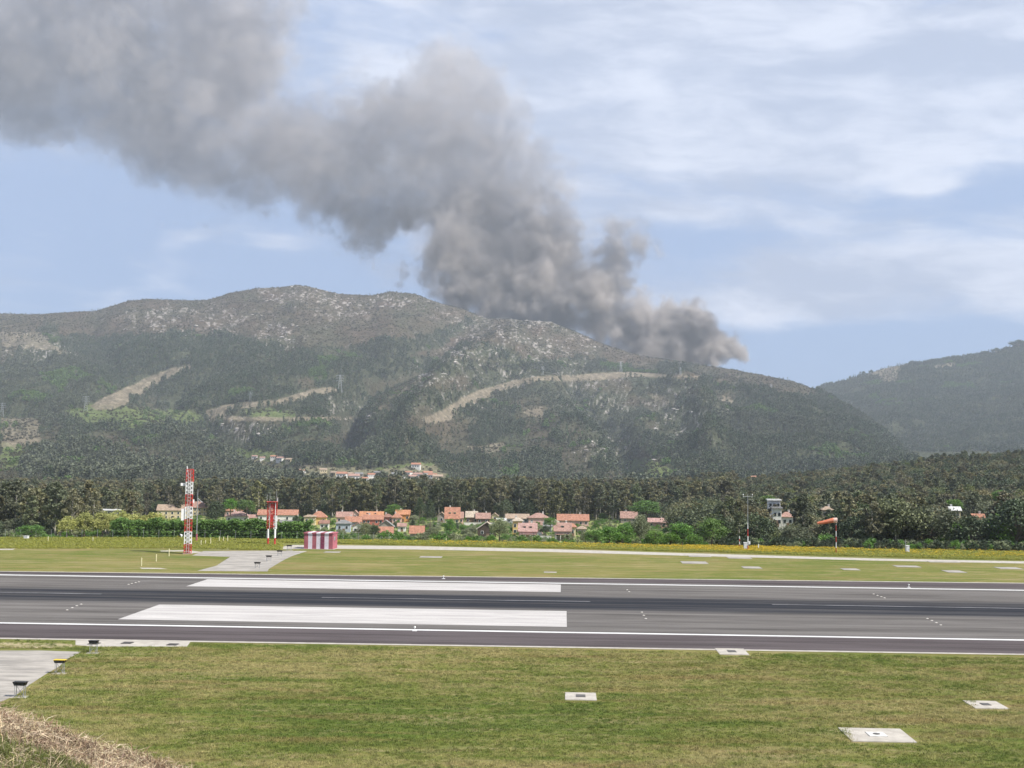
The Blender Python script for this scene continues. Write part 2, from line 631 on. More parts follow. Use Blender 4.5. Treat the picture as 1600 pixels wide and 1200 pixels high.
LIGHTGREEN = [[(440, 735), (520, 730), (600, 735), (690, 730), (705, 750), (690, 766), (480, 764)], [(100, 640), (150, 632), (240, 636), (300, 645), (320, 655), (260, 668), (200, 672), (140, 665)], [(360, 700), (420, 704), (470, 730), (560, 735), (680, 722), (684, 745), (560, 760), (430, 750), (380, 725)],
              [(960, 722), (1010, 715), (1060, 735), (1100, 750), (1000, 756)], [(0, 690), (30, 700), (60, 715), (30, 730), (0, 730)], [(380, 640), (460, 640), (465, 655), (390, 652)],
              [(1350, 735), (1380, 728), (1420, 738), (1400, 745)]]
HEATH_LOW = [(-300, 545), (0, 552), (50, 520), (110, 525), (200, 528), (330, 528), (430, 530), (520, 545), (560, 560), (640, 560), (700, 545), (760, 530), (830, 560), (870, 575),
             (960, 578), (1040, 572), (1100, 586), (1160, 600), (1240, 620), (1290, 606), (1310, 560), (1700, 470)]
ROCKY = [(765, 560, 90, 60), (870, 545, 90, 40), (700, 600, 60, 50), (430, 525, 40, 30), (460, 460, 70, 20), (530, 480, 60, 25), (620, 470, 60, 15), (290, 500, 120, 25), (60, 545, 60, 25), (720, 490, 50, 16), (840, 500, 60, 20), (940, 620, 60, 40), (1060, 640, 70, 50), (380, 670, 60, 25), (540, 645, 50, 25), (960, 700, 60, 30)]
WOODS = [[(95, 528), (350, 522), (420, 545), (380, 560), (300, 560), (140, 625), (0, 640), (0, 575), (90, 560)], [(540, 545), (600, 530), (660, 525), (730, 500), (745, 505), (690, 540), (640, 555), (590, 578), (560, 582), (530, 572), (480, 562)],
         [(1140, 620), (1240, 625), (1300, 650), (1420, 730), (1100, 750), (1080, 660)], [(790, 560), (900, 560), (1000, 575), (880, 582), (800, 588), (740, 600), (780, 580)]]


def cover_masks(px, py, X, D):
    wob = (fbm(px / 14, py / 9, 71, 4) - 0.5)
    wx, wy = px + wob * 16, py + (fbm(px / 16, py / 8, 72, 4) - 0.5) * 12
    tan = np.zeros(px.shape)
    for p in TRACKS:
        tan = np.maximum(tan, inside(px + wob * 5, py + wob * 3, p) * 1.0)
    track = tan.copy()
    for p in TAN:
        tan = np.maximum(tan, inside(wx, wy, p) * 0.75)
    lg = np.zeros(px.shape)
    for p in LIGHTGREEN:
        lg = np.maximum(lg, inside(wx, wy, p) * 1.0)
    hy = np.interp(px, [p[0] for p in HEATH_LOW], [p[1] for p in HEATH_LOW])
    heath = np.clip((hy - wy) / 14 + 0.5 + (fbm(px / 40, py / 22, 75, 4) - 0.5) * 3.0, 0, 1)
    patch = np.clip((fbm(px / 60, py / 30, 77, 4) - 0.56) * 9, 0, 1) * (px < 1180)
    heath = np.maximum(heath, patch * 0.75)
    for p in WOODS:
        heath = np.where(inside(wx, wy, p), np.minimum(heath, 0.06), heath)
    rock = np.zeros(px.shape)
    for cx, cy, rx, ry in ROCKY:
        rock = np.maximum(rock, np.exp(-(((px - cx) / rx) ** 2 + ((py - cy) / ry) ** 2)))
    rock = np.maximum(rock, 0.13 * heath * (px < 1180)) * (0.35 + 1.3 * np.clip((fbm(px / 11, py / 7, 79, 3) - 0.42) * 4, 0, 1))
    return np.clip(tan, 0, 1), track, lg, heath, np.clip(rock, 0, 1)


def slope_colours(px, py, X, D):
    tan, track, lg, heath, rock = cover_masks(px, py, X, D)
    c = np.empty(px.shape + (3,))
    forest = np.array([0.058, 0.064, 0.038])
    hcol = np.array([0.066, 0.047, 0.034])
    hcol2 = np.array([0.046, 0.048, 0.030])
    k = fbm(px / 30, py / 14, 81, 4)[..., None]
    hc = hcol * k * 1.4 + hcol2 * (1.4 - k * 1.4)
    c[:] = forest
    c = c * (1 - heath[..., None]) + hc * heath[..., None]
    spk = np.clip((fbm(px / 3.0, py / 2.0, 83, 2) - 0.62) * 7, 0, 1) * rock
    c = c * (1 - spk[..., None] * 0.75) + np.array([0.40, 0.36, 0.33]) * spk[..., None] * 0.75
    c = c * (1 - lg[..., None] * 0.8) + np.array([0.120, 0.150, 0.055]) * lg[..., None] * 0.8
    tv = (0.45 + 1.1 * fbm(px / 5, py / 3, 85, 4))[..., None]
    tn = tan[..., None] * 0.85
    c = c * (1 - tn) + np.array([0.205, 0.172, 0.125]) * tv * tn
    return c, (tan, track, lg, heath, rock)


def slope_material(name):
    m = bpy.data.materials.new(name)
    m.use_nodes = True
    m.node_tree.nodes.clear()
    t = NT(m.node_tree)
    at_ = t.n('ShaderNodeVertexColor', layer_name='Col').outputs[0]
    vec = t.n('ShaderNodeTexCoord').outputs['Object']
    n = t.noise(vec, 0.045, 6, 0.7)
    n2 = t.noise(vec, 0.16, 4, 0.6)
    f = t.m('ADD', t.m('MULTIPLY', n, 1.0), t.m('MULTIPLY', n2, 0.9))
    mul = t.ramp(t.m('MULTIPLY', f, 0.53), [(0.30, 0.45), (0.52, 1.0), (0.70, 1.75)])
    c = t.mix(1.0, at_, mul, 'MULTIPLY')
    b = t.n('ShaderNodeBsdfPrincipled')
    t.put(b.inputs['Base Color'], c)
    b.inputs['Roughness'].default_value = 1.0
    b.inputs['Specular IOR Level'].default_value = 0.05
    bm = t.n('ShaderNodeBump')
    bm.inputs['Strength'].default_value = 0.9
    bm.inputs['Distance'].default_value = 6.0
    t.put(bm.inputs['Height'], f)
    t.put(b.inputs['Normal'], bm.outputs[0])
    o = t.n('ShaderNodeOutputMaterial')
    t.put(o.inputs[0], b.outputs[0])
    return m


M['slope'] = slope_material('heath_and_rock_slope')


def grid_faces(nr, nc):
    i = np.arange(nr - 1)[:, None] * nc + np.arange(nc - 1)[None]
    return np.stack([i, i + 1, i + nc + 1, i + nc], -1).reshape(-1, 4)


def slope_sheet(name, a, Ds, zf):
    A, D = np.meshgrid(a, Ds)
    Z = zf(A, D)
    X = A * D
    me = mesh_np(name, np.stack([X, D, Z], -1).reshape(-1, 3), grid_faces(len(Ds), len(a)), [M['slope']], smooth=True)
    px, py = to_px(X, D, Z)
    c, _ = slope_colours(px, py, X, D)
    ca = me.color_attributes.new('Col', 'FLOAT_COLOR', 'POINT')
    rgba = np.ones((len(A.ravel()), 4), np.float32)
    rgba[:, :3] = c.reshape(-1, 3)
    ca.data.foreach_set('color', rgba.ravel())
    o = bpy.data.objects.new(name, me)
    COL.objects.link(o)
    tag(o, kind='structure')
    return A, D, Z


a_m = np.concatenate([np.linspace(-0.85, -0.44, 60)[:-1], np.linspace(-0.44, 0.44, 1000), np.linspace(0.44, 0.8, 50)[1:]])
D_m = np.concatenate([np.linspace(D_BASE, 4700, 400), np.linspace(4750, 7500, 30)])
slope_sheet('mountain', a_m, D_m, mountain_z)
a_h = np.concatenate([np.linspace(0.12, 0.44, 420), np.linspace(0.44, 0.85, 60)[1:]])
D_h = np.concatenate([np.linspace(HILL_D0, 5700, 200), np.linspace(5750, 8500, 20)])
slope_sheet('hill', a_h, D_h, hill_z)

# ------------------------------------------------------------------ ground sheet


def ground_material():
    m = bpy.data.materials.new('airfield_grass')
    m.use_nodes = True
    m.node_tree.nodes.clear()
    t = NT(m.node_tree)
    vc = t.n('ShaderNodeVertexColor', layer_name='Col')
    vec = t.n('ShaderNodeTexCoord').outputs['Object']
    big = t.noise(t.scalev(vec, (0.35, 1.0, 1)), 0.075, 5, 0.55, 0.4)
    mow = t.noise(t.scalev(vec, (0.06, 1.0, 1)), 0.55, 4, 0.6)
    mid = t.noise(t.scalev(vec, (0.6, 1, 1)), 0.55, 6, 0.65)
    fine = t.noise(vec, 6.0, 6, 0.75)
    f = t.m('ADD', t.m('MULTIPLY', big, 0.8), t.m('ADD', t.m('MULTIPLY', mow, 0.30), t.m('ADD', t.m('MULTIPLY', mid, 0.45), t.m('MULTIPLY', fine, 0.45))))
    c = t.ramp(t.m('MULTIPLY', f, 0.5), [(0.36, (0.068, 0.104, 0.016)), (0.45, (0.108, 0.130, 0.030)), (0.53, (0.165, 0.158, 0.050)), (0.62, (0.250, 0.208, 0.094))])
    dry0 = t.smooth(t.noise(t.v('ADD', t.scalev(vec, (0.30, 1.0, 1)), (77, 3, 0)), 0.62, 6, 0.75, 0.5), 0.50, 0.66)
    c = t.mix(t.m('MULTIPLY', dry0, 0.65), c, (0.275, 0.215, 0.120))
    dry = t.smooth(t.noise(t.scalev(vec, (0.22, 1.0, 1)), 0.21, 5, 0.65, 0.3), 0.53, 0.70)
    c = t.mix(t.m('MULTIPLY', dry, 0.75), c, (0.245, 0.200, 0.105))
    lush = t.smooth(t.noise(t.v('ADD', t.scalev(vec, (0.3, 1.0, 1)), (31, 7, 0)), 0.16, 5, 0.6, 0.3), 0.56, 0.70)
    c = t.mix(t.m('MULTIPLY', lush, 0.6), c, (0.070, 0.115, 0.020))
    band = t.noise(t.v('ADD', t.scalev(vec, (0.05, 0.42, 1)), (3, 19, 0)), 1.0, 5, 0.62, 0.3)
    c = t.mix(t.m('MULTIPLY', t.smooth(band, 0.52, 0.66), 0.50), c, (0.200, 0.135, 0.062))
    band2 = t.noise(t.v('ADD', t.scalev(vec, (0.09, 0.9, 1)), (53, 9, 0)), 1.0, 5, 0.62, 0.3)
    c = t.mix(t.m('MULTIPLY', t.smooth(band2, 0.52, 0.66), 0.55), c, (0.072, 0.112, 0.018))
    band3 = t.noise(t.v('ADD', t.scalev(vec, (0.12, 1.6, 1)), (23, 91, 0)), 1.0, 4, 0.6, 0.2)
    c = t.mix(t.m('MULTIPLY', t.smooth(band3, 0.56, 0.70), 0.35), c, (0.330, 0.270, 0.150))
    hsvv = t.ramp(t.noise(vec, 22.0, 4, 0.8), [(0.3, 0.72), (0.7, 1.3)])
    c = t.mix(1.0, c, hsvv, 'MULTIPLY')
    far = t.mix(1.0, vc.outputs[0], t.ramp(mid, [(0.3, 0.5), (0.7, 1.6)]), 'MULTIPLY')
    c = t.mix(vc.outputs[1], c, far)
    b = t.n('ShaderNodeBsdfPrincipled')
    t.put(b.inputs['Base Color'], c)
    b.inputs['Roughness'].default_value = 1.0
    b.inputs['Specular IOR Level'].default_value = 0.05
    bm = t.n('ShaderNodeBump')
    bm.inputs['Strength'].default_value = 0.8
    bm.inputs['Distance'].default_value = 0.12
    t.put(bm.inputs['Height'], t.m('ADD', fine, t.m('MULTIPLY', mid, 1.5)))
    t.put(b.inputs['Normal'], bm.outputs[0])
    o = t.n('ShaderNodeOutputMaterial')
    t.put(o.inputs[0], b.outputs[0])
    return m


M['grass'] = ground_material()
a_g = np.concatenate([np.linspace(-2.2, -0.5, 40)[:-1], np.linspace(-0.5, 0.5, 260), np.linspace(0.5, 2.2, 40)[1:]])
D_g = np.concatenate([[-60.0, 0.1], np.geomspace(8, 205, 40), np.linspace(206, 300, 70), np.linspace(303, 800, 140), np.linspace(806, 1300, 60)])
A_, D_ = np.meshgrid(a_g, D_g)
X_ = A_ * np.maximum(D_, 60)            # a trapezoid that stays wide near the viewer
Z_ = ground_z(X_, D_)
me = mesh_np('ground', np.stack([X_, D_, Z_], -1).reshape(-1, 3), grid_faces(len(D_g), len(a_g)), [M['grass']], smooth=True)
De_ = np.interp(X_ / np.maximum(D_, 1), eA, eD)
farmask = np.clip((D_ - De_) / 6, 0, 1)
rg = np.ones(A_.shape + (4,))
k = fbm(X_ / 25, D_ / 45, 91, 4)[..., None]
rg[..., :3] = np.array([0.115, 0.135, 0.045]) * (1.2 - k) + np.array([0.215, 0.235, 0.090]) * k
rg[..., 3] = farmask
ca = me.color_attributes.new('Col', 'FLOAT_COLOR', 'POINT')
ca.data.foreach_set('color', rg.astype(np.float32).ravel())
go = bpy.data.objects.new('ground', me)
COL.objects.link(go)
tag(go, kind='structure')

# ------------------------------------------------------------------ runway (its own frame: x along, y across)
ox, oy = G(880, 936)
RW = math.radians(-2.47)


def rw(u, v, z=0.0):
    c, s = math.cos(RW), math.sin(RW)
    return Vector((ox + u * c - v * s, oy + u * s + v * c, z))


def asphalt_material(name, base, rubber):
    m = bpy.data.materials.new(name)
    m.use_nodes = True
    m.node_tree.nodes.clear()
    t = NT(m.node_tree)
    vec = t.n('ShaderNodeTexCoord').outputs['Object']
    sx = t.n('ShaderNodeSeparateXYZ')
    t.put(sx.inputs[0], vec)
    streak = t.noise(t.scalev(vec, (0.010, 0.55, 1)), 1.0, 6, 0.7)
    patch = t.noise(t.scalev(vec, (0.1, 0.6, 1)), 0.6, 5, 0.6)
    grain = t.noise(vec, 18.0, 3, 0.7)
    val = t.m('ADD', t.m('MULTIPLY', streak, 0.45), t.m('ADD', t.m('MULTIPLY', patch, 0.3), t.m('MULTIPLY', grain, 0.35)))
    lo = tuple(c * 0.62 for c in base)
    hi = tuple(c * 1.32 for c in base)
    c = t.mix(t.smooth(val, 0.42, 0.64), lo, hi)
    if rubber:
        y = sx.outputs[1]
        d = t.m('ABSOLUTE', t.m('SUBTRACT', y, -3.6))
        band = t.m('SUBTRACT', 1.0, t.smooth(t.m('ADD', d, t.m('MULTIPLY_ADD', streak, 5.0, -2.5)), 4.2, 8.2))
        s2 = t.noise(t.v('ADD', t.scalev(vec, (0.007, 0.75, 1)), (5, 3, 0)), 1.0, 6, 0.8)
        s3 = t.noise(t.v('ADD', t.scalev(vec, (0.02, 0.5, 1)), (9, 3, 0)), 1.0, 3, 0.6)
        rub = t.m('MULTIPLY', band, t.m('ADD', t.m('MULTIPLY', t.smooth(s2, 0.34, 0.58), 0.8), t.m('MULTIPLY', s3, 0.8), clamp=True), clamp=True)
        c = t.mix(t.m('MULTIPLY', rub, 0.95, clamp=True), c, (0.022, 0.025, 0.032))
        # worn grooves: thin pale streaks along the runway
        pal = t.smooth(t.noise(t.v('ADD', t.scalev(vec, (0.006, 1.1, 1)), (15, 33, 0)), 1.0, 5, 0.7), 0.56, 0.72)
        c = t.mix(t.m('MULTIPLY', pal, 0.35), c, (0.22, 0.21, 0.21))
        ln = t.m('LESS_THAN', t.m('ABSOLUTE', t.m('SUBTRACT', t.m('FRACT', t.m('DIVIDE', t.m('ADD', y, 0.4), 3.75)), 0.5)), 0.012)
        c = t.mix(t.m('MULTIPLY', ln, 0.4), c, (0.03, 0.03, 0.03))
    b = t.n('ShaderNodeBsdfPrincipled')
    t.put(b.inputs['Base Color'], c)
    b.inputs['Roughness'].default_value = 1.0
    b.inputs['Specular IOR Level'].default_value = 0.0
    o = t.n('ShaderNodeOutputMaterial')
    t.put(o.inputs[0], b.outputs[0])
    return m


M['asphalt'] = asphalt_material('runway_asphalt', (0.112, 0.105, 0.100), True)
M['asphalt_dark'] = asphalt_material('shoulder_asphalt', (0.078, 0.068, 0.070), False)


def marking_material(name, base, wear, wear_scale):
    m = bpy.data.materials.new(name)
    m.use_nodes = True
    m.node_tree.nodes.clear()
    t = NT(m.node_tree)
    vec = t.n('ShaderNodeTexCoord').outputs['Object']
    a = t.noise(t.v('ADD', t.scalev(vec, (0.09, 0.9, 1)), t.scalev(vec, (0, -0.02, 0))), wear_scale, 6, 0.75, 0.6)
    g = t.noise(vec, 9.0, 5, 0.75)
    f = t.m('ADD', t.m('MULTIPLY', a, 0.7), t.m('MULTIPLY', g, 0.45))
    c = t.mix(t.smooth(f, 0.46, 0.66), base, tuple(b * wear for b in base))
    b = t.n('ShaderNodeBsdfPrincipled')
    t.put(b.inputs['Base Color'], c)
    b.inputs['Roughness'].default_value = 0.95
    b.inputs['Specular IOR Level'].default_value = 0.05
    o = t.n('ShaderNodeOutputMaterial')
    t.put(o.inputs[0], b.outputs[0])
    return m


M['mark'] = marking_material('worn_marking', (0.45, 0.43, 0.415), 0.74, 1.0)
M['line'] = marking_material('white_line', (0.62, 0.62, 0.61), 0.78, 1.4)
M['faint'] = marking_material('faded_line', (0.23, 0.225, 0.235), 0.40, 1.5)


def sheet(name, polys, z, m, sub=None):
    """flat pieces in the runway frame, each a polygon of (u, v)"""
    mb = MB()
    for p in polys:
        mb.add([(u, v, 0) for u, v in p], [list(range(len(p)))])
    o = mb.build(name, m)
    o.location = rw(0, 0, z)
    o.rotation_euler.z = RW
    return tag(o, kind='structure')


def rect(u0, u1, v0, v1):
    return [(u0, v0), (u1, v0), (u1, v1), (u0, v1)]


def local(px, py):
    x, y = G(px, py)
    c, s = math.cos(RW), math.sin(RW)
    return ((x - ox) * c + (y - oy) * s, -(x - ox) * s + (y - oy) * c)


UL = 420
sheet('runway_shoulder', [[(-UL, -36.6), (UL, -32.0), (UL, 45), (-UL, 3)], ][:0] + [[(-UL, -37.0), (-48, -36.0), (38, -35.05), (UL, -32.0), (UL, 38), (61, 26.9), (-75, 22.2), (-UL, 12)]], 0.012, M['asphalt_dark'])
sheet('runway', [[(-UL, -26.8), (UL, -26.8), (UL, 19.6), (-UL, 19.6)]], 0.016, M['asphalt'])
sheet('runway_border', [[(-UL, -37.6), (-48, -36.6), (38, -35.65), (UL, -32.6), (UL, -31.9), (38, -35.0), (-48, -35.9), (-UL, -36.9)],
                        [(-UL, 11.7), (-75, 21.9), (61, 26.6), (UL, 37.7), (UL, 38.4), (61, 27.4), (-75, 22.6), (-UL, 12.4)]], 0.020, M['concrete_light'])
sheet('runway_edge_line', [rect(-UL, UL, -27.3, -26.55), rect(-UL, UL, 17.1, 18.0)], 0.024, M['line'])
sheet('runway_aiming_point_marking', [rect(-42.4, 0.35, -23.2, -11.2), rect(-45.3, -0.3, 7.1, 15.9)], 0.024, M['mark'])
cl_ = [rect(-52 - 30 - k * 50, -52 - k * 50, -2.55, -2.05) for k in range(6)]
cl_ += [rect(-27 + k * 50, 3 + k * 50, -2.45, -1.95) for k in range(8)]
sheet('runway_centreline_marking', cl_, 0.024, M['faint'])


def flat(name, pts, z, m, kind='structure', **kw):
    mb = MB()
    mb.add([(*G(*p), 0) for p in pts], [list(range(len(pts)))[::-1]])
    o = mb.build(name, m)
    o.location.z = z
    return tag(o, kind=kind, **kw)


flat('taxiway', [(308, 892), (338, 884), (360, 870), (300, 868), (318, 861), (420, 860.5), (480, 861), (456, 869), (440, 877), (420, 889), (418, 893)], 0.008, M['concrete'])
flat('service_road', [(326, 858), (326, 855.5), (440, 854.5), (455, 851.5), (640, 853.2), (860, 858), (1040, 863.5), (1360, 872.5), (1640, 878), (1640, 881.3), (1360, 875.8), (1040, 867.5), (860, 862.5), (640, 858.5), (500, 857.4), (420, 858.5)], 0.010, M['concrete_light'])
flat('apron', [(-60, 1017), (60, 1016.5), (128, 1018.5), (104, 1030), (92, 1042), (74, 1052), (46, 1070), (28, 1084), (4, 1096), (-60, 1100)], 0.008, M['concrete'])
flat('gravel_strip', [(118, 997), (300, 999.5), (292, 1010.5), (196, 1010), (150, 1010.5), (118, 1008)], 0.006, M['concrete_light'])
flat('dirt_patch', [(-60, 1003), (0, 1003), (60, 1005), (112, 1006), (118, 1011), (70, 1012.5), (20, 1013), (-60, 1012)], 0.005, mat('dry_soil', (0.34, 0.28, 0.17), col2=(0.16, 0.15, 0.06), scale=0.6, rough=1, stretch=(0.3, 1, 1)))
PATH_MAT = M['concrete_light']
flat('footpath', [(218, 887), (250, 887.5), (262, 889), (222, 889)], 0.006, PATH_MAT)
flat('footpath', [(250, 860.4), (292, 859.6), (320, 863), (300, 864.5), (286, 861.6), (252, 861.6)], 0.006, PATH_MAT)
for pts in ([(-20, 857.3), (24, 857.5), (20, 859), (-20, 859.2)], [(340, 852.6), (352, 852.2), (346, 855), (334, 855)]):
    flat('footpath', pts, 0.006, PATH_MAT)

# ------------------------------------------------------------------ concrete slabs with their iron lids


def slab(px0, px1, py0, py1, label, lid=True, m='concrete_light', ring=False, shear=0.0, t=0.05, lw=0.3, group=None):
    x0, y0 = G((px0 + px1) / 2, py1)
    _, y1 = G((px0 + px1) / 2, py0)
    xa, _ = G(px0, py1)
    xb, _ = G(px1, py1)
    w, d = (xb - xa) / 2, (y1 - y0) / 2
    root = empty('concrete_slab', ((xa + xb) / 2, (y0 + y1) / 2, 0), RW)
    tag(root, label, 'slab', group)
    MB().box(-w, w, -d, d, -0.05, t, top=(-w + 0.02, w - 0.02, -d + 0.02, d - 0.02)).build('concrete_base', M[m], root)
    if lid:
        MB().box(-w * lw, w * lw, -d * lw * 1.1, d * lw * 1.1, t + 0.002, t + 0.03).build('iron_lid', M['iron'], root)
    if ring:
        MB().box(-w * 0.28, w * 0.28, -d * 0.33, d * 0.33, t + 0.002, t + 0.035).build('raised_collar', M['collar'], root)
        MB().tube((0, 0, t + 0.036), (0, 0, t + 0.06), w * 0.11, n=16).build('round_lid', M['iron'], root)


slab(884, 934, 1083, 1094.5, 'pale concrete slab with a dark square lid in a lush green patch of near grass')
slab(1334, 1434, 1139, 1160, 'largest concrete slab in the near grass, with a small round lid on a white collar', lid=False, ring=True)
slab(1526, 1578, 1096, 1108, 'small concrete slab with square lid beyond the largest slab', lw=0.25)
slab(1126, 1172, 1014, 1023.5, 'concrete slab with a dark slot lid touching the near runway border', lw=0.28)
FARSLABS = [(1068, 1108, 877.5, 881), (1164, 1192, 885.5, 888.5), (1140, 1176, 870.5, 873), (1078, 1112, 868, 870.2), (1404, 1440, 884, 886.5), (1484, 1512, 891.5, 895), (1566, 1600, 886.5, 889.5), (655, 690, 869.5, 871.5),
            (1455, 1500, 877.5, 879), (1320, 1345, 888.5, 891), (850, 870, 893.5, 895), (505, 530, 862, 863.6)]
for s in FARSLABS:
    slab(*s, 'low pale concrete slab lying in the mown grass beyond the runway', lid=False, t=0.04, m='concrete', group='pale slabs in the grass beyond the runway')
for i, (x, y) in enumerate(((147, 1006), (199, 1005), (270, 1007.5))):
    X, Y = G(x, y)
    r = empty('iron_grate', (X, Y, 0.006), RW)
    tag(r, 'dark iron grate set in the pale strip beside the near runway edge', 'grate', 'iron grates in the pale strip')
    b = MB().box(-0.42, 0.42, -0.42, 0.42, 0, 0.05)
    for k in range(6):
        b.box(-0.36, 0.36, -0.36 + k * 0.125, -0.30 + k * 0.125, 0.052, 0.07)
    b.build('grating', M['iron'], r)

# ------------------------------------------------------------------ approach light boxes


def light_box(px, py, wpx, label, yellow=False, group='dark light boxes beside the runway', scale=1.0):
    X, Y = G(px, py)
    w = wpx * Y / F / 2
    r = empty('approach_indicator_light', (X, Y, 0), math.radians(-4))
    tag(r, label, 'runway light', group)
    h0 = 0.74 * scale
    hh = 0.20 * scale
    MB().box(-w * 0.82, w * 0.82, -0.16, 0.16, h0, h0 + hh, top=(-w, w, -0.2, 0.2)).build('housing', M['black'], r)
    MB().box(-w - 0.02, w + 0.02, -0.22, 0.22, h0 + hh + 0.002, h0 + hh + 0.035).build('housing_lid', M['yellow'] if yellow else M['black'], r)
    for sx in (-0.6, 0, 0.6):
        MB().tube((sx * w, -0.182, h0 + hh * 0.45), (sx * w, -0.215, h0 + hh * 0.45), 0.05, n=12).build('lens', M['glass'], r)
    for sx in (-1, 1):
        for sy in (-1, 1):
            l = MB().tube((sx * w * 0.72, sy * 0.12, 0.0), (sx * w * 0.72, sy * 0.12, h0), 0.022, n=8)
            l.tube((sx * w * 0.72, sy * 0.12, 0.0), (sx * w * 0.72, sy * 0.12, 0.03), 0.07, n=8)
            l.build('leg', M['steel'], r)
    MB().tube((-w * 0.72, -0.12, 0.08), (w * 0.72, 0.12, h0 - 0.05), 0.014, n=6).tube((w * 0.72, -0.12, 0.08), (-w * 0.72, 0.12, h0 - 0.05), 0.014, n=6).build('cross_brace', M['steel'], r)
    MB().box(-w * 1.3, w * 1.3, -0.4, 0.4, -0.1, 0.0 + 0.014).build('concrete_base', M['concrete_light'], r)


light_box(31, 1089, 20, 'near black light box on thin legs, closest to the straw bank')
light_box(93, 1052, 17, 'near light box on legs with a yellow lid', yellow=True)
light_box(146, 1020, 14, 'near black light box farthest from the straw bank, beside the pale strip with grates')
for (x, y, w), l in zip(((402, 888, 9.5), (420, 877, 9), (437, 868.5, 8.5), (452, 859.8, 8.5)),
                        ('far black light box closest to the runway', 'second far black light box from the runway', 'third far black light box from the runway',
                         'farthest black light box, nearest the striped hut')):
    light_box(x, y, w, l, group='dark light boxes beyond the runway', scale=0.9)

# inset and edge lights
lp = MB()
lp.tube((0, 0, 0), (0, 0, 0.025), 0.15, 0.12, n=12, m=1)
lp.tube((0, 0, 0.026), (0, 0, 0.045), 0.09, 0.06, n=10, m=0)
inset_me = lp.mesh('inset_light', [M['collar'], M['concrete_light']])
for row in (((105, 953.5), (113, 950), (120, 947), (127, 944.5)), ((201, 913.5), (206, 912), (212, 910.7), (217, 909.5)), ((1003, 957), (1006, 962), (1009, 967)),
            ((1365, 928.5), (1371, 930.8), (1377, 932.8), (1382, 934.6)), ((1449, 967), (1456, 970), (1463, 973.5), (1470, 977)), ((980, 922), (983, 925))):
    for x, y in row:
        X, Y = G(x, y)
        o = bpy.data.objects.new('inset_light', inset_me)
        COL.objects.link(o)
        o.location = (X, Y, 0.0245)
        tag(o, 'tiny pale light set flush in the runway asphalt', 'runway light', 'flush lights in rows across the runway')
e = MB().tube((0, 0, 0), (0, 0, 0.30), 0.035, n=8)
elight = empty('runway_edge_light', (*G(648, 986), 0.02))
tag(elight, 'small white edge light outside the near white line', 'runway light', 'small lights along the runway edges')
reg(e.build('stem', M['white_paint'], elight))
reg(MB().tube((0, 0, 0.30), (0, 0, 0.42), 0.11, 0.07, n=10).build('lamp', M['lamp_glass'], elight))
reg(MB().box(-0.2, 0.2, -0.2, 0.2, 0, 0.025).build('base_plate', M['white_paint'], elight))
for x, y, l in ((693, 904.5, 'small white light post on the far runway edge above the aiming bar'), (1420, 918, 'small white light post on the far runway edge to the right')):
    c = copy_tree(elight, (*G(x, y), 0.02))
    c['label'] = l

# ------------------------------------------------------------------ lattice masts


def lattice(mb, x, y, w, z0, z1, n, r=0.03, m=0):
    """square lattice column"""
    c = [(x - w, y - w), (x + w, y - w), (x + w, y + w), (x - w, y + w)]
    for a in c:
        mb.tube((*a, z0), (*a, z1), r * 1.5, n=6, m=m)
    for k in range(n):
        za, zb = z0 + (z1 - z0) * k / n, z0 + (z1 - z0) * (k + 1) / n
        for i in range(4):
            a, b = c[i], c[(i + 1) % 4]
            mb.tube((*a, za), (*b, zb), r, n=4, m=m, cap=False)
            mb.tube((*b, za), (*a, zb), r, n=4, m=m, cap=False)
            mb.tube((*a, zb - 0.01), (*b, zb - 0.01), r, n=4, m=m, cap=False)


X, Y = G(293, 865)
t1 = empty('lattice_mast', (X, Y, 0), 0.25)
tag(t1, 'tall red and white banded lattice mast with antennas, standing in the grass beyond the runway', 'mast')
bands = [0, 1.55, 3.55, 5.55, 7.55, 9.55, 11.55, 13.6]
s_ = Y / F
for i in range(7):
    mb = MB()
    w = 0.56 - 0.006 * i
    lattice(mb, 0, 0, w, bands[i], bands[i + 1] - 0.004, 3, 0.042)
    lattice(mb, 0.02, 0.02, w * 0.42, bands[i], bands[i + 1] - 0.004, 4, 0.030)      # cable ladder inside
    o = mb.build('red_section' if i % 2 == 0 else 'white_section', M['red_paint'] if i % 2 == 0 else M['white_paint'], t1)
mb = MB()
for k in range(24):
    mb.tube((-0.16, -0.66, 0.4 + k * 0.54), (0.16, -0.66, 0.4 + k * 0.54), 0.018, n=4)
mb.tube((-0.18, -0.66, 0.2), (-0.18, -0.66, 13.4), 0.022, n=5).tube((0.18, -0.66, 0.2), (0.18, -0.66, 13.4), 0.022, n=5)
mb.build('ladder', M['white_paint'], t1)
MB().box(-0.75, 0.75, -0.75, 0.75, -0.2, 0.06).build('concrete_base', M['concrete_light'], t1)
MB().tube((0.50, 0, 13.0), (0.50, 0, 14.9), 0.030, n=6).build('antenna', M['steel'], t1)
MB().tube((-0.42, -0.2, 11.9), (-0.42, -0.2, 14.1), 0.07, n=8).build('antenna', M['white_paint'], t1)
MB().tube((0.62, -0.3, 11.6), (0.62, -0.3, 13.5), 0.06, n=8).build('antenna', M['red_paint'], t1)
MB().box(-1.35, -0.62, -0.2, 0.1, 10.9, 11.35).tube((-1.0, -0.05, 11.0), (-0.5, -0.05, 11.0), 0.03, n=6).build('camera_box', M['white_paint'], t1)
MB().box(-1.15, -0.62, -0.45, 0.25, 5.35, 7.2).build('equipment_box', M['white_paint'], t1)
MB().tube((-1.12, -0.3, 2.9), (-0.9, -0.25, 3.0), 0.32, 0.12, n=14).tube((-0.9, -0.25, 3.0), (-0.5, 0, 3.0), 0.03, n=6).build('dish', M['white_paint'], t1)
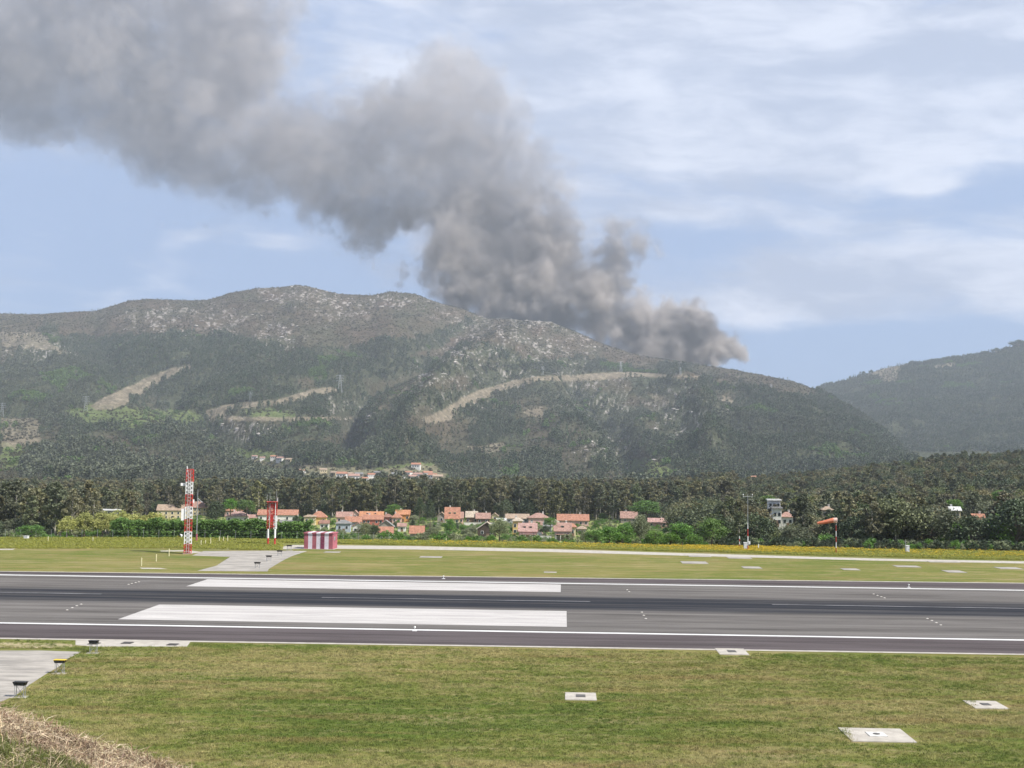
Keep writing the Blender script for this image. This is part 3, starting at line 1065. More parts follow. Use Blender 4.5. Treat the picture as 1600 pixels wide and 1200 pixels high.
MB().box(0.60, 0.85, -0.35, -0.05, 8.2, 8.7).build('lamp_box', M['white_paint'], t1)

X, Y = G(424, 851)
t2 = empty('mast_platform', (X, Y, 0), 0.1)
tag(t2, 'shorter red and white twin-legged mast with thin aerials, left of the striped hut', 'mast')
for sx in (-1, 1):
    for sy in (-1, 1):
        l = MB()
        x, y = sx * 0.60, sy * 0.5
        l.tube((x, y, 0), (x, y, 1.2), 0.13, n=8, m=0)
        l.tube((x, y, 1.202), (x, y, 2.8), 0.13, n=8, m=1)
        l.build('leg', [M['red_paint'], M['white_paint']], t2)
mb = MB()
for x in (-0.60, 0.60):
    lattice(mb, x, 0, 0.24, 2.8 if x < 0 else 5.2, 7.6, 6 if x < 0 else 3, 0.032)
lattice(mb, 0, 0, 0.26, 2.8, 7.6, 6, 0.024)
for k in range(4):
    z = 3.2 + k * 1.1
    mb.tube((-0.6, -0.3, z), (0.6, -0.3, z + 0.9), 0.05, n=5).tube((0.6, -0.3, z), (-0.6, -0.3, z + 0.9), 0.05, n=5)
    mb.tube((-0.6, 0.3, z), (0.6, 0.3, z + 0.9), 0.05, n=5).box(-0.6, 0.6, -0.34, -0.26, z - 0.04, z + 0.04)
mb.build('lattice_frame', M['red_paint'], t2)
mb = MB()
lattice(mb, 0.60, 0, 0.24, 2.81, 5.19, 3, 0.032)
mb.build('white_lattice', M['white_paint'], t2)
MB().box(-0.30, 0.20, -0.32, 0.2, 4.0, 5.4).build('equipment_box', M['red_paint'], t2)
MB().box(-0.4, 0.4, -0.35, 0.25, 6.7, 7.3).build('equipment_box', M['red_paint'], t2)
MB().tube((0.62, -0.34, 2.9), (0.62, -0.34, 7.5), 0.05, n=6).tube((-0.36, -0.34, 2.9), (-0.36, -0.34, 7.5), 0.03, n=6).build('cable_duct', M['white_paint'], t2)
MB().box(-0.95, 0.95, -0.7, 0.7, 7.62, 7.72).build('platform', M['red_paint'], t2)
for x, h, r in ((-0.95, 9.0, 0.035), (-0.45, 9.3, 0.035), (0.75, 9.6, 0.04), (0.92, 8.4, 0.05)):
    MB().tube((x, 0.1, 7.72), (x, 0.1, h), r, n=6).build('antenna', M['steel'] if x != 0.92 else M['white_paint'], t2)
MB().box(-1.0, 1.0, -0.8, 0.8, -0.1, 0.03).build('concrete_base', M['concrete_light'], t2)

# striped hut
X, Y = G(501, 857)
hut = empty('equipment_hut', (X, Y, 0), math.radians(-6))
tag(hut, 'small red and white vertically striped equipment hut beside the service road', 'hut')
w, d, h = 2.52, 1.6, 2.62
M['hut_red'] = mat('faded_red_paint', (0.40, 0.125, 0.150), col2=(0.30, 0.095, 0.120), scale=1.0, rough=0.7)
M['hut_white'] = mat('hut_white_paint', (0.66, 0.60, 0.66), var=0.07, rough=0.7)
mb = MB()
n = 7
for k in range(n):
    x0 = -w + 2 * w * k / n
    mb.box(x0, x0 + 2 * w / n - 0.0, -d + 0.001 * (k % 2), d, 0, h - 0.002 * (k % 2), m=k % 2)
mb.build('wall', [M['hut_red'], M['hut_white']], hut)
mb = MB()
for k in range(n):
    x0 = -w - 0.10 + 2 * (w + 0.10) * k / n
    mb.box(x0, x0 + 2 * (w + 0.10) / n, -d - 0.12, d + 0.12, h + 0.002, h + 0.20, m=k % 2)
mb.build('roof', [M['hut_red'], M['hut_white']], hut)
dr = MB().box(0.38, 1.05, -d - 0.04, -d - 0.003, 0.08, 2.1).build('door', mat('hut_door_paint', (0.20, 0.05, 0.09)), hut)
reg(dr)
MB().tube((0.95, -d - 0.045, 1.05), (0.95, -d - 0.11, 1.05), 0.035, n=8).build('handle', M['steel'], dr)
MB().box(w + 0.003, w + 0.05, -0.8, -0.1, 1.5, 2.1).build('vent', M['steel'], hut)
MB().box(-w - 0.3, w + 0.3, -d - 0.4, d + 0.3, -0.2, 0.03).build('concrete_base', M['concrete_light'], hut)

# slim pole behind the tall mast
X, Y = G(307, 846)
pl = empty('lamp_post', (X, Y, 0))
tag(pl, 'slim grey pole with a cross-arm just right of the tall lattice mast', 'pole')
MB().tube((0, 0, 0.0), (0, 0, 9.6), 0.10, 0.05, n=8).build('pole', M['steel'], pl)
MB().tube((0, 0, 0), (0, 0, 1.4), 0.18, 0.16, n=8).build('pole_base', M['hut_red'], pl)
MB().tube((-1.5, 0, 4.9), (1.8, 0, 5.1), 0.03, n=6).build('cross_arm', M['steel'], pl)
MB().tube((0.05, 0, 7.9), (0.9, 0, 7.2), 0.025, n=6).build('bracket', M['steel'], pl)

# anemometer mast and its neighbours
X, Y = G(1168.5, 861)
am = empty('anemometer_mast', (X, Y, 0))
tag(am, 'thin tall banded mast with a small cross-arm on top, beside a white cabinet', 'mast')
zz = [0, 1.0, 2.6, 3.9, 5.0, 10.0]
for i in range(5):
    MB().tube((0, 0, zz[i] + (0.002 if i else 0)), (0, 0, zz[i + 1]), 0.115 - 0.015 * i, 0.10 - 0.015 * i, n=8).build('mast_section', M['steel'] if i > 3 else (M['red_paint'] if i % 2 == 0 else M['white_paint']), am)
MB().tube((-0.85, 0, 9.6), (0.85, 0, 9.6), 0.03, n=6).build('cross_arm', M['steel'], am)
for x in (-0.8, 0.8):
    MB().tube((x, 0, 9.6), (x, 0, 9.95), 0.02, n=6).tube((x, 0, 9.95), (x, 0, 10.08), 0.10, 0.04, n=8).build('wind_sensor', M['white_paint'], am)
MB().box(-0.3, 0.3, -0.3, 0.3, -0.1, 0.1).build('concrete_base', M['concrete_light'], am)
MB().box(0.12, 0.42, -0.15, 0.15, 1.2, 1.7).build('junction_box', M['white_paint'], am)


def cabinet(px, py, w, h, label, post=None):
    X, Y = G(px, py)
    r = empty('equipment_cabinet', (X, Y, 0), -0.1)
    tag(r, label, 'cabinet')
    MB().box(-w / 2, w / 2, -0.3, 0.3, 0.10, h).build('cabinet_body', M['white_paint'], r)
    dd = MB().box(-w / 2 + 0.05, w / 2 - 0.05, -0.33, -0.303, 0.2, h - 0.1).build('door', M['white_paint'], r)
    reg(dd)
    MB().box(w * 0.22, w * 0.28, -0.36, -0.332, h * 0.5, h * 0.62).build('handle', M['steel'], dd)
    MB().box(-w / 2 - 0.05, w / 2 + 0.05, -0.36, 0.36, h + 0.002, h + 0.07).build('roof', M['white_paint'], r)
    MB().box(-w / 2 - 0.1, w / 2 + 0.1, -0.4, 0.4, -0.1, 0.098).build('concrete_base', M['concrete_light'], r)
    return r


cabinet(1165, 860, 0.66, 1.35, 'narrow white cabinet at the foot of the thin tall mast')
cabinet(1418, 864, 0.55, 1.25, 'narrow white cabinet at the right end of the field beside a short rod')
cabinet(41, 842.5, 0.75, 0.55, 'low white box in front of the round bush at the field edge')


def banded_post(px, py, h, label, mats, r=0.05):
    X, Y = G(px, py)
    o = empty('marker_post', (X, Y, 0))
    tag(o, label, 'post')
    n = len(mats)
    for i, m in enumerate(mats):
        MB().tube((0, 0, h * i / n + 0.001), (0, 0, h * (i + 1) / n), r, n=8).build('post_section', m, o)
    return o


banded_post(1155.5, 855, 2.05, 'slim red and white post left of the narrow white cabinet', [M['red_paint'], M['white_paint'], M['red_paint'], M['white_paint']], 0.07)
banded_post(1185, 858.5, 0.95, 'short white post right of the thin tall mast', [M['white_paint']], 0.09)
banded_post(1415, 863, 2.3, 'short white rod beside the right-hand narrow cabinet', [M['white_paint'], M['steel']], 0.05)
CP = [(75, 843, .95), (145, 846, .85), (221, 884, 1.1), (244, 877, 1.0), (264, 869, 1.15), (314, 853, 1.0), (321, 851, 0.8), (329, 850, 1.1), (342.5, 847, 1.0), (349, 845.5, 0.9), (355.5, 844.5, 1.1), (697, 845.5, 0.7)]
pm = MB().tube((0, 0, 0), (0, 0, 1.0), 0.075, 0.07, n=8).tube((0, 0, 1.0), (0, 0, 1.03), 0.07, 0.02, n=8).mesh('boundary_post', M['cream_post'])
for x, y, h in CP:
    o = bpy.data.objects.new('boundary_post', pm)
    COL.objects.link(o)
    X, Y = G(x, max(y, 846.5) if x < 400 and y < 846.5 else y)
    o.location = (X, Y, 0 if Y < 216 else gz(X, Y))
    o.scale.z = h
    tag(o, 'short cream post standing in the grass beyond the runway', 'post', 'cream posts in the far grass')

# windsock
X, Y = G(1306.5, 865)
ws = empty('windsock', (X, Y, 0))
tag(ws, 'faded orange windsock blowing to the left on a banded pole', 'windsock')
ph = 5.9
for i in range(6):
    MB().tube((0, 0, ph * i / 6 + 0.001), (0, 0, ph * (i + 1) / 6), 0.075 - 0.003 * i, n=8).build('pole_section', M['red_paint'] if i % 2 == 0 else M['white_paint'], ws)
MB().box(-0.3, 0.3, -0.3, 0.3, -0.1, 0.06).build('concrete_base', M['concrete_light'], ws)
MB().tube((-0.10, 0, ph - 0.9), (-0.12, 0, ph + 0.1), 0.15, n=8).build('swivel_sleeve', M['black'], ws)
rings = []
L = [(0.15, 0.0, 0.44), (-0.5, -0.03, 0.42), (-1.1, -0.13, 0.38), (-1.7, -0.26, 0.34), (-2.3, -0.40, 0.30), (-2.85, -0.50, 0.25), (-3.25, -0.55, 0.22)]
mb = MB()
nn = 18
for i, (x, dz, r) in enumerate(L):
    for k in range(nn):
        t = 2 * math.pi * k / nn
        rr = r * (1 + 0.06 * math.sin(5 * t + i * 1.3))
        mb.V.append((x + 0.06 * math.cos(3 * t) * (i > 4), rr * math.sin(t), ph - 0.12 + dz + rr * math.cos(t)))
for i in range(len(L) - 1):
    for k in range(nn):
        a = i * nn
        mb.Fc.append([a + k, a + (k + 1) % nn, a + nn + (k + 1) % nn, a + nn + k])
        mb.M.append(1 if i == 0 else 0)
mb.build('sock', [M['sock'], M['sock_pale']], ws, smooth=True)
mb = MB()
for k in range(16):
    t, t2_ = 2 * math.pi * k / 16, 2 * math.pi * (k + 1) / 16
    mb.tube((0.16, 0.44 * math.sin(t), ph - 0.12 + 0.44 * math.cos(t)), (0.16, 0.44 * math.sin(t2_), ph - 0.12 + 0.44 * math.cos(t2_)), 0.025, n=5)
mb.build('hoop', M['steel'], ws)

# perimeter fence behind the grass
fx = []
for px in range(-40, 620, 12):
    a, _ = at(px, 840)
    D = float(np.interp(a, eA, eD)) + 4
    fx.append((float(a) * D, D))
fen = empty('perimeter_fence', (fx[0][0], fx[0][1], 0))
tag(fen, 'low wire perimeter fence with thin posts along the far grass edge before the hedge', 'fence')
mb = MB()
for (x0, y0), (x1, y1) in zip(fx[:-1], fx[1:]):
    for z in (0.6, 1.2, 1.6):
        mb.tube((x0 - fx[0][0], y0 - fx[0][1], z + gz(x0, y0)), (x1 - fx[0][0], y1 - fx[0][1], z + gz(x1, y1)), 0.007, n=4, cap=False)
mb.build('wire', M['steel'], fen)
for x, y in fx[::2]:
    z = gz(x, y)
    MB().tube((x - fx[0][0], y - fx[0][1], z - 0.2), (x - fx[0][0], y - fx[0][1], z + 1.7), 0.028, n=5).build('fence_post', M['steel'], fen)


# ------------------------------------------------------------------ where a photo pixel meets the slopes
_Dg = np.concatenate([np.linspace(232, 1170, 900)])
_Dm = np.linspace(D_BASE + 10, 4500, 1600)
_Dh = np.linspace(HILL_D0, 5600, 900)


def on_ground(px, py, dmin=300):
    a = float(at(px, py)[0])
    X = a * _Dg
    Z = ground_z(X, _Dg)
    _, q = to_px(X, _Dg, Z)
    ok = np.where((q <= py) & (_Dg >= dmin))[0]
    D = float(_Dg[ok[0]]) if len(ok) else 900.0
    return a * D, D, gz(a * D, D)


def on_slope(px, py, hill=False):
    Ds = _Dh if hill else _Dm
    a = float(at(px, py)[0])
    Z = (hill_z if hill else mountain_z)(np.full(len(Ds), a), Ds)
    _, q = to_px(a * Ds, Ds, Z)
    ok = np.where(q <= py)[0]
    i = ok[0] if len(ok) else len(Ds) - 1
    return a * Ds[i], float(Ds[i]), float(Z[i])


# ------------------------------------------------------------------ houses
def tiles(name, c):
    m = mat(name, c, col2=tuple(x * 0.72 for x in c), scale=0.9, detail=6, rough=0.9, stretch=(1, 1, 1))
    t = NT(m.node_tree)
    b = [n for n in m.node_tree.nodes if n.type == 'BSDF_PRINCIPLED'][0]
    vec = t.n('ShaderNodeTexCoord').outputs['Object']
    wv = t.n('ShaderNodeTexWave', bands_direction='DIAGONAL')
    t.put(wv.inputs['Vector'], vec)
    wv.inputs['Scale'].default_value = 2.2
    bm = t.n('ShaderNodeBump')
    bm.inputs['Strength'].default_value = 0.7
    bm.inputs['Distance'].default_value = 0.08
    t.put(bm.inputs['Height'], wv.outputs[1])
    t.put(b.inputs['Normal'], bm.outputs[0])
    return m


RC = dict(orange=tiles('orange_tile', (0.42, 0.205, 0.135)), bright=tiles('bright_orange_tile', (0.50, 0.235, 0.125)), salmon=tiles('salmon_tile', (0.40, 0.245, 0.20)),
          brown=tiles('brown_tile', (0.30, 0.165, 0.125)), tan=tiles('tan_tile', (0.40, 0.30, 0.22)), grey=tiles('grey_roof', (0.24, 0.235, 0.23)), cream=tiles('cream_tile', (0.50, 0.42, 0.33)),
          pink=tiles('pink_tile', (0.46, 0.29, 0.255)), white=tiles('white_roof', (0.62, 0.62, 0.60)))
WC = {k: mat('render_' + k, c, var=0.10, scale=0.6, rough=0.95) for k, c in dict(
    white=(0.66, 0.64, 0.60), cream=(0.56, 0.47, 0.30), yellow=(0.60, 0.42, 0.17), red=(0.46, 0.15, 0.11), pink=(0.58, 0.38, 0.33), orange=(0.58, 0.28, 0.10),
    grey=(0.33, 0.34, 0.36), stone=(0.30, 0.27, 0.23), brown=(0.20, 0.13, 0.09), bluegrey=(0.36, 0.40, 0.46), wood=(0.075, 0.055, 0.045)).items()}
HOUSE_BOXES = []


def house(label, x0, x1, yr, ye, yb, roof='x', wall='white', rc='orange', win=3, rz=0.0, depth=None, D=None, group=None, dormer=0, porch=False, chimney=True, cat='house', name='house', hide=True):
    pxm = (x0 + x1) / 2
    D_given = D
    if D is None:
        X, D, Z = on_ground(pxm, yb)
    else:
        a = float(at(pxm, yb)[0])
        X = a * D
        Z = P(pxm, yb, D).z
    s = D / F
    w = (x1 - x0) * s / 2
    h = max((yb - ye) * s * 1.12, 2.2)
    rr = max((ye - yr) * s, 0.6)
    d = depth or min(max(w * 0.8, 3.2), 6.0)
    o = empty(name, (X, D + d, Z), rz - math.atan(X / D) * 0.6)
    tag(o, label, cat, group)
    if hide:
        HOUSE_BOXES.append((x0 - 2, x1 + 2, yr - 1, (yb - 2) if D_given is None else ye + (yb - ye) * 0.12, D))
    ov = 0.45
    mb = MB()
    if roof == 'y':
        mb.add([(-w, -d, -2.5), (w, -d, -2.5), (w, -d, h), (0, -d, h + rr - 0.1), (-w, -d, h), (-w, d, -2.5), (w, d, -2.5), (w, d, h), (0, d, h + rr - 0.1), (-w, d, h)],
               [[0, 1, 2, 3, 4], [6, 5, 9, 8, 7], [1, 6, 7, 2], [5, 0, 4, 9]])
    elif roof == 'x':
        mb.add([(-w, -d, -2.5), (-w, d, -2.5), (-w, d, h), (-w, 0, h + rr - 0.1), (-w, -d, h), (w, -d, -2.5), (w, d, -2.5), (w, d, h), (w, 0, h + rr - 0.1), (w, -d, h)],
               [[1, 0, 4, 3, 2], [5, 6, 7, 8, 9], [0, 5, 9, 4], [6, 1, 2, 7]])
    else:
        mb.box(-w, w, -d, d, -2.5, h)
    mb.build('wall', WC[wall], o)
    mb = MB()
    W_, D_2, e, th = w + ov, d + ov, h - 0.05, 0.16
    if roof == 'x':
        sl = (rr + 0.05) / d
        ze = h - 0.0 - ov * sl
        mb.add([(-W_, -D_2, ze + th), (W_, -D_2, ze + th), (W_, 0, h + rr + th), (-W_, 0, h + rr + th), (W_, D_2, ze + th), (-W_, D_2, ze + th),
                (-W_, -D_2, ze), (W_, -D_2, ze), (W_, 0, h + rr), (-W_, 0, h + rr), (W_, D_2, ze), (-W_, D_2, ze)],
               [[0, 1, 2, 3], [3, 2, 4, 5], [7, 6, 9, 8], [8, 9, 11, 10], [6, 7, 1, 0], [10, 11, 5, 4], [7, 8, 2, 1], [8, 10, 4, 2], [9, 6, 0, 3], [11, 9, 3, 5]])
    elif roof == 'y':
        sl = (rr + 0.05) / w
        ze = h - ov * sl
        mb.add([(-W_, -D_2, ze + th), (-W_, D_2, ze + th), (0, D_2, h + rr + th), (0, -D_2, h + rr + th), (W_, D_2, ze + th), (W_, -D_2, ze + th),
                (-W_, -D_2, ze), (-W_, D_2, ze), (0, D_2, h + rr), (0, -D_2, h + rr), (W_, D_2, ze), (W_, -D_2, ze)],
               [[3, 2, 1, 0], [5, 4, 2, 3], [6, 7, 8, 9], [9, 8, 10, 11], [0, 1, 7, 6], [4, 5, 11, 10], [6, 9, 3, 0], [9, 11, 5, 3], [1, 2, 8, 7], [2, 4, 10, 8]])
    elif roof == 'h':
        rl = max(W_ - D_2, W_ * 0.22)
        mb.add([(-W_, -D_2, e + 0.06), (W_, -D_2, e + 0.06), (W_, D_2, e + 0.06), (-W_, D_2, e + 0.06), (-W_, -D_2, e + th + 0.06), (W_, -D_2, e + th + 0.06), (W_, D_2, e + th + 0.06), (-W_, D_2, e + th + 0.06),
                (-rl, 0, h + rr + th), (rl, 0, h + rr + th)],
               [[3, 2, 1, 0], [0, 1, 5, 4], [1, 2, 6, 5], [2, 3, 7, 6], [3, 0, 4, 7], [4, 5, 9, 8], [6, 7, 8, 9], [5, 6, 9], [7, 4, 8]])
    else:
        mb.box(-W_, W_, -D_2, D_2, h + 0.003, h + rr * 0.5)
    ro = mb.build('roof', RC[rc], o)
    if chimney:
        cx = w * (0.45 if len(label) % 2 else -0.35)
        MB().box(cx - 0.3, cx + 0.3, 0.4, 1.0, h + rr * 0.5, h + rr + 0.7).box(cx - 0.38, cx + 0.38, 0.32, 1.08, h + rr + 0.702, h + rr + 0.82).build('chimney', WC['white'], ro)
    if dormer:
        for k in range(dormer):
            dx = w * (-0.35 + 0.7 * k / max(dormer - 1, 1)) if dormer > 1 else 0
            yy = -d * 0.55
            zb = h + rr * 0.45
            mbd = MB().box(dx - 0.55, dx + 0.55, yy - 0.35, yy + 1.2, zb - 0.5, zb + 0.55)
            do = mbd.build('dormer', WC[wall], ro)
            MB().box(dx - 0.42, dx + 0.42, yy - 0.40, yy - 0.353, zb - 0.3, zb + 0.42).build('window', M['glass'], do)
    rows = 2 if h > 4.6 else 1
    wh = min(1.15, h * 0.32)
    fr = MB().box(-0.55, 0.55, -0.06, 0, -0.08, wh + 0.08).mesh('window', M['white_paint'])
    pa = MB().box(-0.44, 0.44, -0.09, -0.063, 0.0, wh).mesh('pane', M['glass'])
    for r_ in range(rows):
        zb = (h * (0.58 if r_ == 0 else 0.16)) if rows == 2 else h * 0.42
        for k in range(win):
            wx = -w + 2 * w * (k + 0.5) / win
            if rows == 1 and k == win // 2 and win > 2:
                continue
            f_ = bpy.data.objects.new('window', fr)
            COL.objects.link(f_)
            f_.parent = o
            f_.location = (wx, -d - 0.003, zb)
            reg(f_)
            p_ = bpy.data.objects.new('pane', pa)
            COL.objects.link(p_)
            p_.parent = f_
            reg(p_)
    MB().box(-0.5 + w * 0.08, 0.5 + w * 0.08, -d - 0.07, -d - 0.003, -0.3, min(2.0, h * 0.45)).build('door', WC['brown'], o)
    if roof in 'xh' and w > 4:
        MB().box(w + 0.003, w + 0.08, -0.6, 0.6, h * 0.45, h * 0.75).build('window', M['glass'], o)
    if porch:
        pm_ = MB().box(-w * 0.9, w * 0.9, -d - 2.2, -d - 0.02, h * 0.62, h * 0.62 + 0.15)
        po = pm_.build('porch_roof', RC[rc], o)
        for k in range(4):
            x = -w * 0.85 + k * w * 1.7 / 3
            MB().box(x - 0.12, x + 0.12, -d - 2.1, -d - 1.86, -1.5, h * 0.62 - 0.003).build('porch_column', WC['white'], o)
    return o


house('long low tan-roofed building with pale pillars, left of the tall lattice mast', 243, 289, 791, 799, 812, 'x', 'cream', 'tan', 5, chimney=False)
house('salmon-roofed house right behind the tall lattice mast', 300, 321, 786, 794, 806, 'x', 'cream', 'salmon', 3)
house('upper orange hip-roofed house behind the white porch house', 350, 377, 794, 799.5, 808, 'h', 'pink', 'orange', 3)
house('white house with a low pinkish hip roof above the long hedge', 352, 385, 800.5, 808, 817, 'h', 'white', 'pink', 4)
house('long white house with an orange roof behind the twin-legged mast', 401, 461, 799, 806, 817, 'x', 'white', 'orange', 6)
house('grey-roofed white shed below the long white house', 436, 463, 815, 822, 830, 'x', 'white', 'grey', 3, chimney=False)
house('cream yellow house with an orange hip roof above the striped hut', 485, 508, 801, 810, 820, 'h', 'yellow', 'orange', 3)
house('low cream yellow annex with a flat brown roof left of its hip-roofed house', 474, 491, 807, 809.5, 821, 'h', 'cream', 'tan', 2, chimney=False)
house('pinkish brown roofed house behind pale trees, right of the cream house', 525, 549, 802, 809, 819, 'x', 'pink', 'salmon', 3)
house('house with a broad orange roof in front of the pinkish brown one', 539, 563, 809, 816, 824, 'x', 'grey', 'orange', 3)
house('low blue-grey house among dark shrubs right of the striped hut', 524, 546, 815, 820, 832, 'h', 'bluegrey', 'grey', 2, chimney=False)
house('small white house with dark openings below the broad orange roof', 550, 567, 819, 824, 836, 'y', 'white', 'brown', 2, chimney=False)
house('long house with two dormers and a pale orange roof at the forest edge', 561, 597, 801, 807, 813, 'x', 'pink', 'bright', 4, dormer=2)
house('red-walled long house in front of the two-dormer house', 565, 597, 806.5, 812.5, 821, 'x', 'red', 'orange', 5)
house('small red house with a flat hip roof, right of the long red-walled house', 597, 612, 805, 809.5, 817, 'h', 'red', 'brown', 3)
house('reddish small house left of the bright orange tall house', 612, 626, 804, 810, 818, 'h', 'pink', 'orange', 2)
house('tall bright orange house with three windows at the forest edge', 618, 639, 799, 805, 816, 'x', 'orange', 'bright', 3)
house('grey-gabled stone house above the small orange-roofed one', 590, 614, 815, 824, 833, 'y', 'stone', 'grey', 2, chimney=False)
house('white-based small house with an orange roof at the far grass edge', 591, 612, 825.5, 834, 842, 'x', 'white', 'orange', 1, chimney=False)
house('low shed with a plain bright salmon roof beside a pale ramp', 640, 661, 826, 836, 842, 'x', 'stone', 'orange', 1, chimney=False)
house('small pale-roofed outbuilding left of the tall salmon-roofed house', 683, 696, 802, 808, 818, 'y', 'stone', 'tan', 1, chimney=False)
house('big salmon-roofed house with a steep tower-like centre', 695, 717, 795, 811, 821, 'x', 'cream', 'orange', 3, dormer=2, depth=5)
house('low wing with roof lights attached right of the steep-roofed house', 712, 723, 802, 810, 820, 'x', 'pink', 'salmon', 2)
house('cream-roofed brown house left of the salmon hip house', 728, 745, 801, 809, 820, 'x', 'brown', 'cream', 3)
house('brown-walled house with a salmon roof and round-arched right wing', 744, 765, 803.5, 811, 821, 'x', 'brown', 'salmon', 2)
house('dark wooden chalet with a broad cream gable roof', 746, 775, 818, 828, 840, 'y', 'wood', 'cream', 2, chimney=False)
house('long pale-roofed building partly behind olive shrubs', 791, 826, 805, 811, 819, 'x', 'grey', 'tan', 4, chimney=False)
house('narrow tall yellow house with small dark windows', 801, 816, 812.5, 817, 836, 'h', 'yellow', 'cream', 2)
house('white and pink house with a salmon hip roof near the forest', 826, 857, 804, 811, 821, 'h', 'pink', 'salmon', 3)
house('pink-roofed porch house with two dormers above the yellow flowers', 811, 838, 820, 831, 843, 'x', 'pink', 'pink', 3, dormer=2, porch=True)
house('small white gabled wing beside the pink-roofed porch house', 839, 847, 829, 834, 843, 'y', 'white', 'pink', 1, chimney=False)
house('longest salmon house with a row of dark windows', 872, 920, 806, 814.5, 823, 'x', 'pink', 'orange', 6)
house('small pale shed at the left end of the longest salmon house', 860, 873, 814, 818, 824, 'h', 'stone', 'cream', 1, chimney=False)
house('house with a salmon roof, big dormer and open porch above the flowers', 867, 892, 820, 831, 845, 'x', 'stone', 'salmon', 3, dormer=1, porch=True)
house('narrow cream house right of the open porch house', 890, 900, 821, 826, 840, 'h', 'cream', 'orange', 1, chimney=False)
house('lone pinkish-roofed house at the forest edge above the green trees', 971, 996, 801, 810, 818, 'x', 'stone', 'salmon', 2)
house('pale long house with three dark windows among green trees', 1014, 1043, 811.5, 817, 825, 'x', 'pink', 'pink', 3)
house('dark glazed building with a pale flat roof above the pale willows', 156, 187, 797, 800, 808, 'f', 'grey', 'white', 4, D=420, chimney=False)
house('stepped pale apartment block between forest trees, upper one', 1203, 1221, 781, 785, 805, 'f', 'white', 'white', 3, D=430, chimney=False, cat='building', name='apartment_building')
house('lower pale block in the forest left of the reddish-roofed house', 1210, 1223, 794, 798, 822, 'f', 'white', 'grey', 2, D=415, chimney=False, cat='building', name='apartment_building')
house('reddish-roofed white house in the forest beside the pale blocks', 1224, 1241, 803, 810, 824, 'h', 'white', 'salmon', 2, D=415)
house('pale building with a small tower above the windsock', 1288, 1303, 794, 799, 812, 'h', 'cream', 'tan', 2, D=430)
house('small white house showing between the trees, right of the windsock', 1487, 1504, 795, 800, 818, 'x', 'cream', 'white', 2, D=400)
house('reddish house half hidden by dark trees near the right edge', 1526, 1542, 806, 813, 828, 'x', 'white', 'orange', 2, D=380)

house('low white house with a brown roof just above the striped hut', 499, 512, 815, 819, 828, 'x', 'white', 'brown', 2, chimney=False)
house('small cream outbuilding with a grey roof left of the striped hut', 468, 481, 823, 826, 834, 'x', 'cream', 'grey', 1, chimney=False)
house('narrow pinkish house between the dormer house and the blue-grey house', 549, 559, 799, 804, 812, 'y', 'pink', 'salmon', 1, chimney=False)
house('small white shed with a salmon roof below the reddish small house', 621, 633, 820, 824, 831, 'x', 'white', 'salmon', 1, chimney=False)
house('low white garden building between the wooden chalet and the yellow house', 777, 790, 812, 815, 821, 'x', 'white', 'white', 2, chimney=False)
house('tiny cream cottage left of the brown round-arched house, at the forest edge', 768, 778, 803, 807, 814, 'y', 'cream', 'tan', 1, chimney=False)
house('small cream house with a tan roof below the longest salmon house', 903, 916, 824, 828, 836, 'h', 'cream', 'tan', 2, chimney=False)
house('pale green-walled shed between the porch houses', 850, 862, 818, 823, 831, 'x', 'bluegrey', 'grey', 1, chimney=False)
house('low pink house among shrubs left of the long white house', 388, 399, 806, 810, 818, 'x', 'pink', 'salmon', 1, chimney=False)

# walls, ramp and cars among the gardens
x_, d_, z_ = on_ground(632, 842)
MB().box(-0.9, 0.9, 0, 9, -0.6, 0.15, top=(-0.9, 0.9, 0, 9)).build('paved_ramp', M['concrete_light'], None, (x_, d_, z_ + 0.2), -0.5)
tag(bpy.data.objects['paved_ramp'], 'pale paved ramp left of the low salmon-roofed shed', 'ramp')
for (px, py, wpx, h), lb in zip(((750, 821, 50, 1.4), (845, 843, 32, 1.5), (1030, 823.5, 34, 1.2), (700, 822, 40, 1.2)),
                                ('long pale garden wall below the cream-roofed and brown houses', 'low pale garden wall right of the pink porch house',
                                 'white garden wall below the pale long house in the green trees', 'pale garden wall below the steep salmon-roofed house')):
    x_, d_, z_ = on_ground(px, py)
    w_ = wpx * d_ / F / 2
    gw = empty('garden_wall', (x_, d_ - 1.5, z_))
    tag(gw, lb, 'wall')
    MB().box(-w_, w_, -0.12, 0.12, -1, h).build('wall_panel', WC['white'], gw)
    MB().box(-w_ - 0.05, w_ + 0.05, -0.18, 0.18, h + 0.002, h + 0.1).build('coping', M['concrete_light'], gw)

# ------------------------------------------------------------------ trees: prototypes


def leaves(r, centres, rad, n, size, squash=0.75):
    """n leaf sprays scattered round each clump centre"""
    c = np.repeat(centres, n, 0)
    rr = np.repeat(rad, n)
    v = r.normal(size=(len(c), 3))
    v /= np.linalg.norm(v, axis=1)[:, None]
    v *= (r.random(len(c)) ** 0.45)[:, None] * rr[:, None]
    v[:, 2] *= squash
    p = c + v
    u = r.normal(size=(len(c), 3))
    u[:, 2] *= 0.6
    u /= np.linalg.norm(u, axis=1)[:, None]
    w = np.cross(u, r.normal(size=(len(c), 3)))
    w /= np.linalg.norm(w, axis=1)[:, None]
    s = size * (0.6 + 0.8 * r.random(len(c)))[:, None]
    V = np.stack([p - u * s, p - w * s * 0.55, p + u * s, p + w * s * 0.55], 1).reshape(-1, 3)
    Fc = np.arange(len(V)).reshape(-1, 4)
    return V, Fc


def crown_mesh(name, r, centres, rad, n, size, m, squash=0.75):
    V, Fc = leaves(r, np.asarray(centres, float), np.asarray(rad, float), n, size, squash)
    return mesh_np(name, V, Fc, [m])


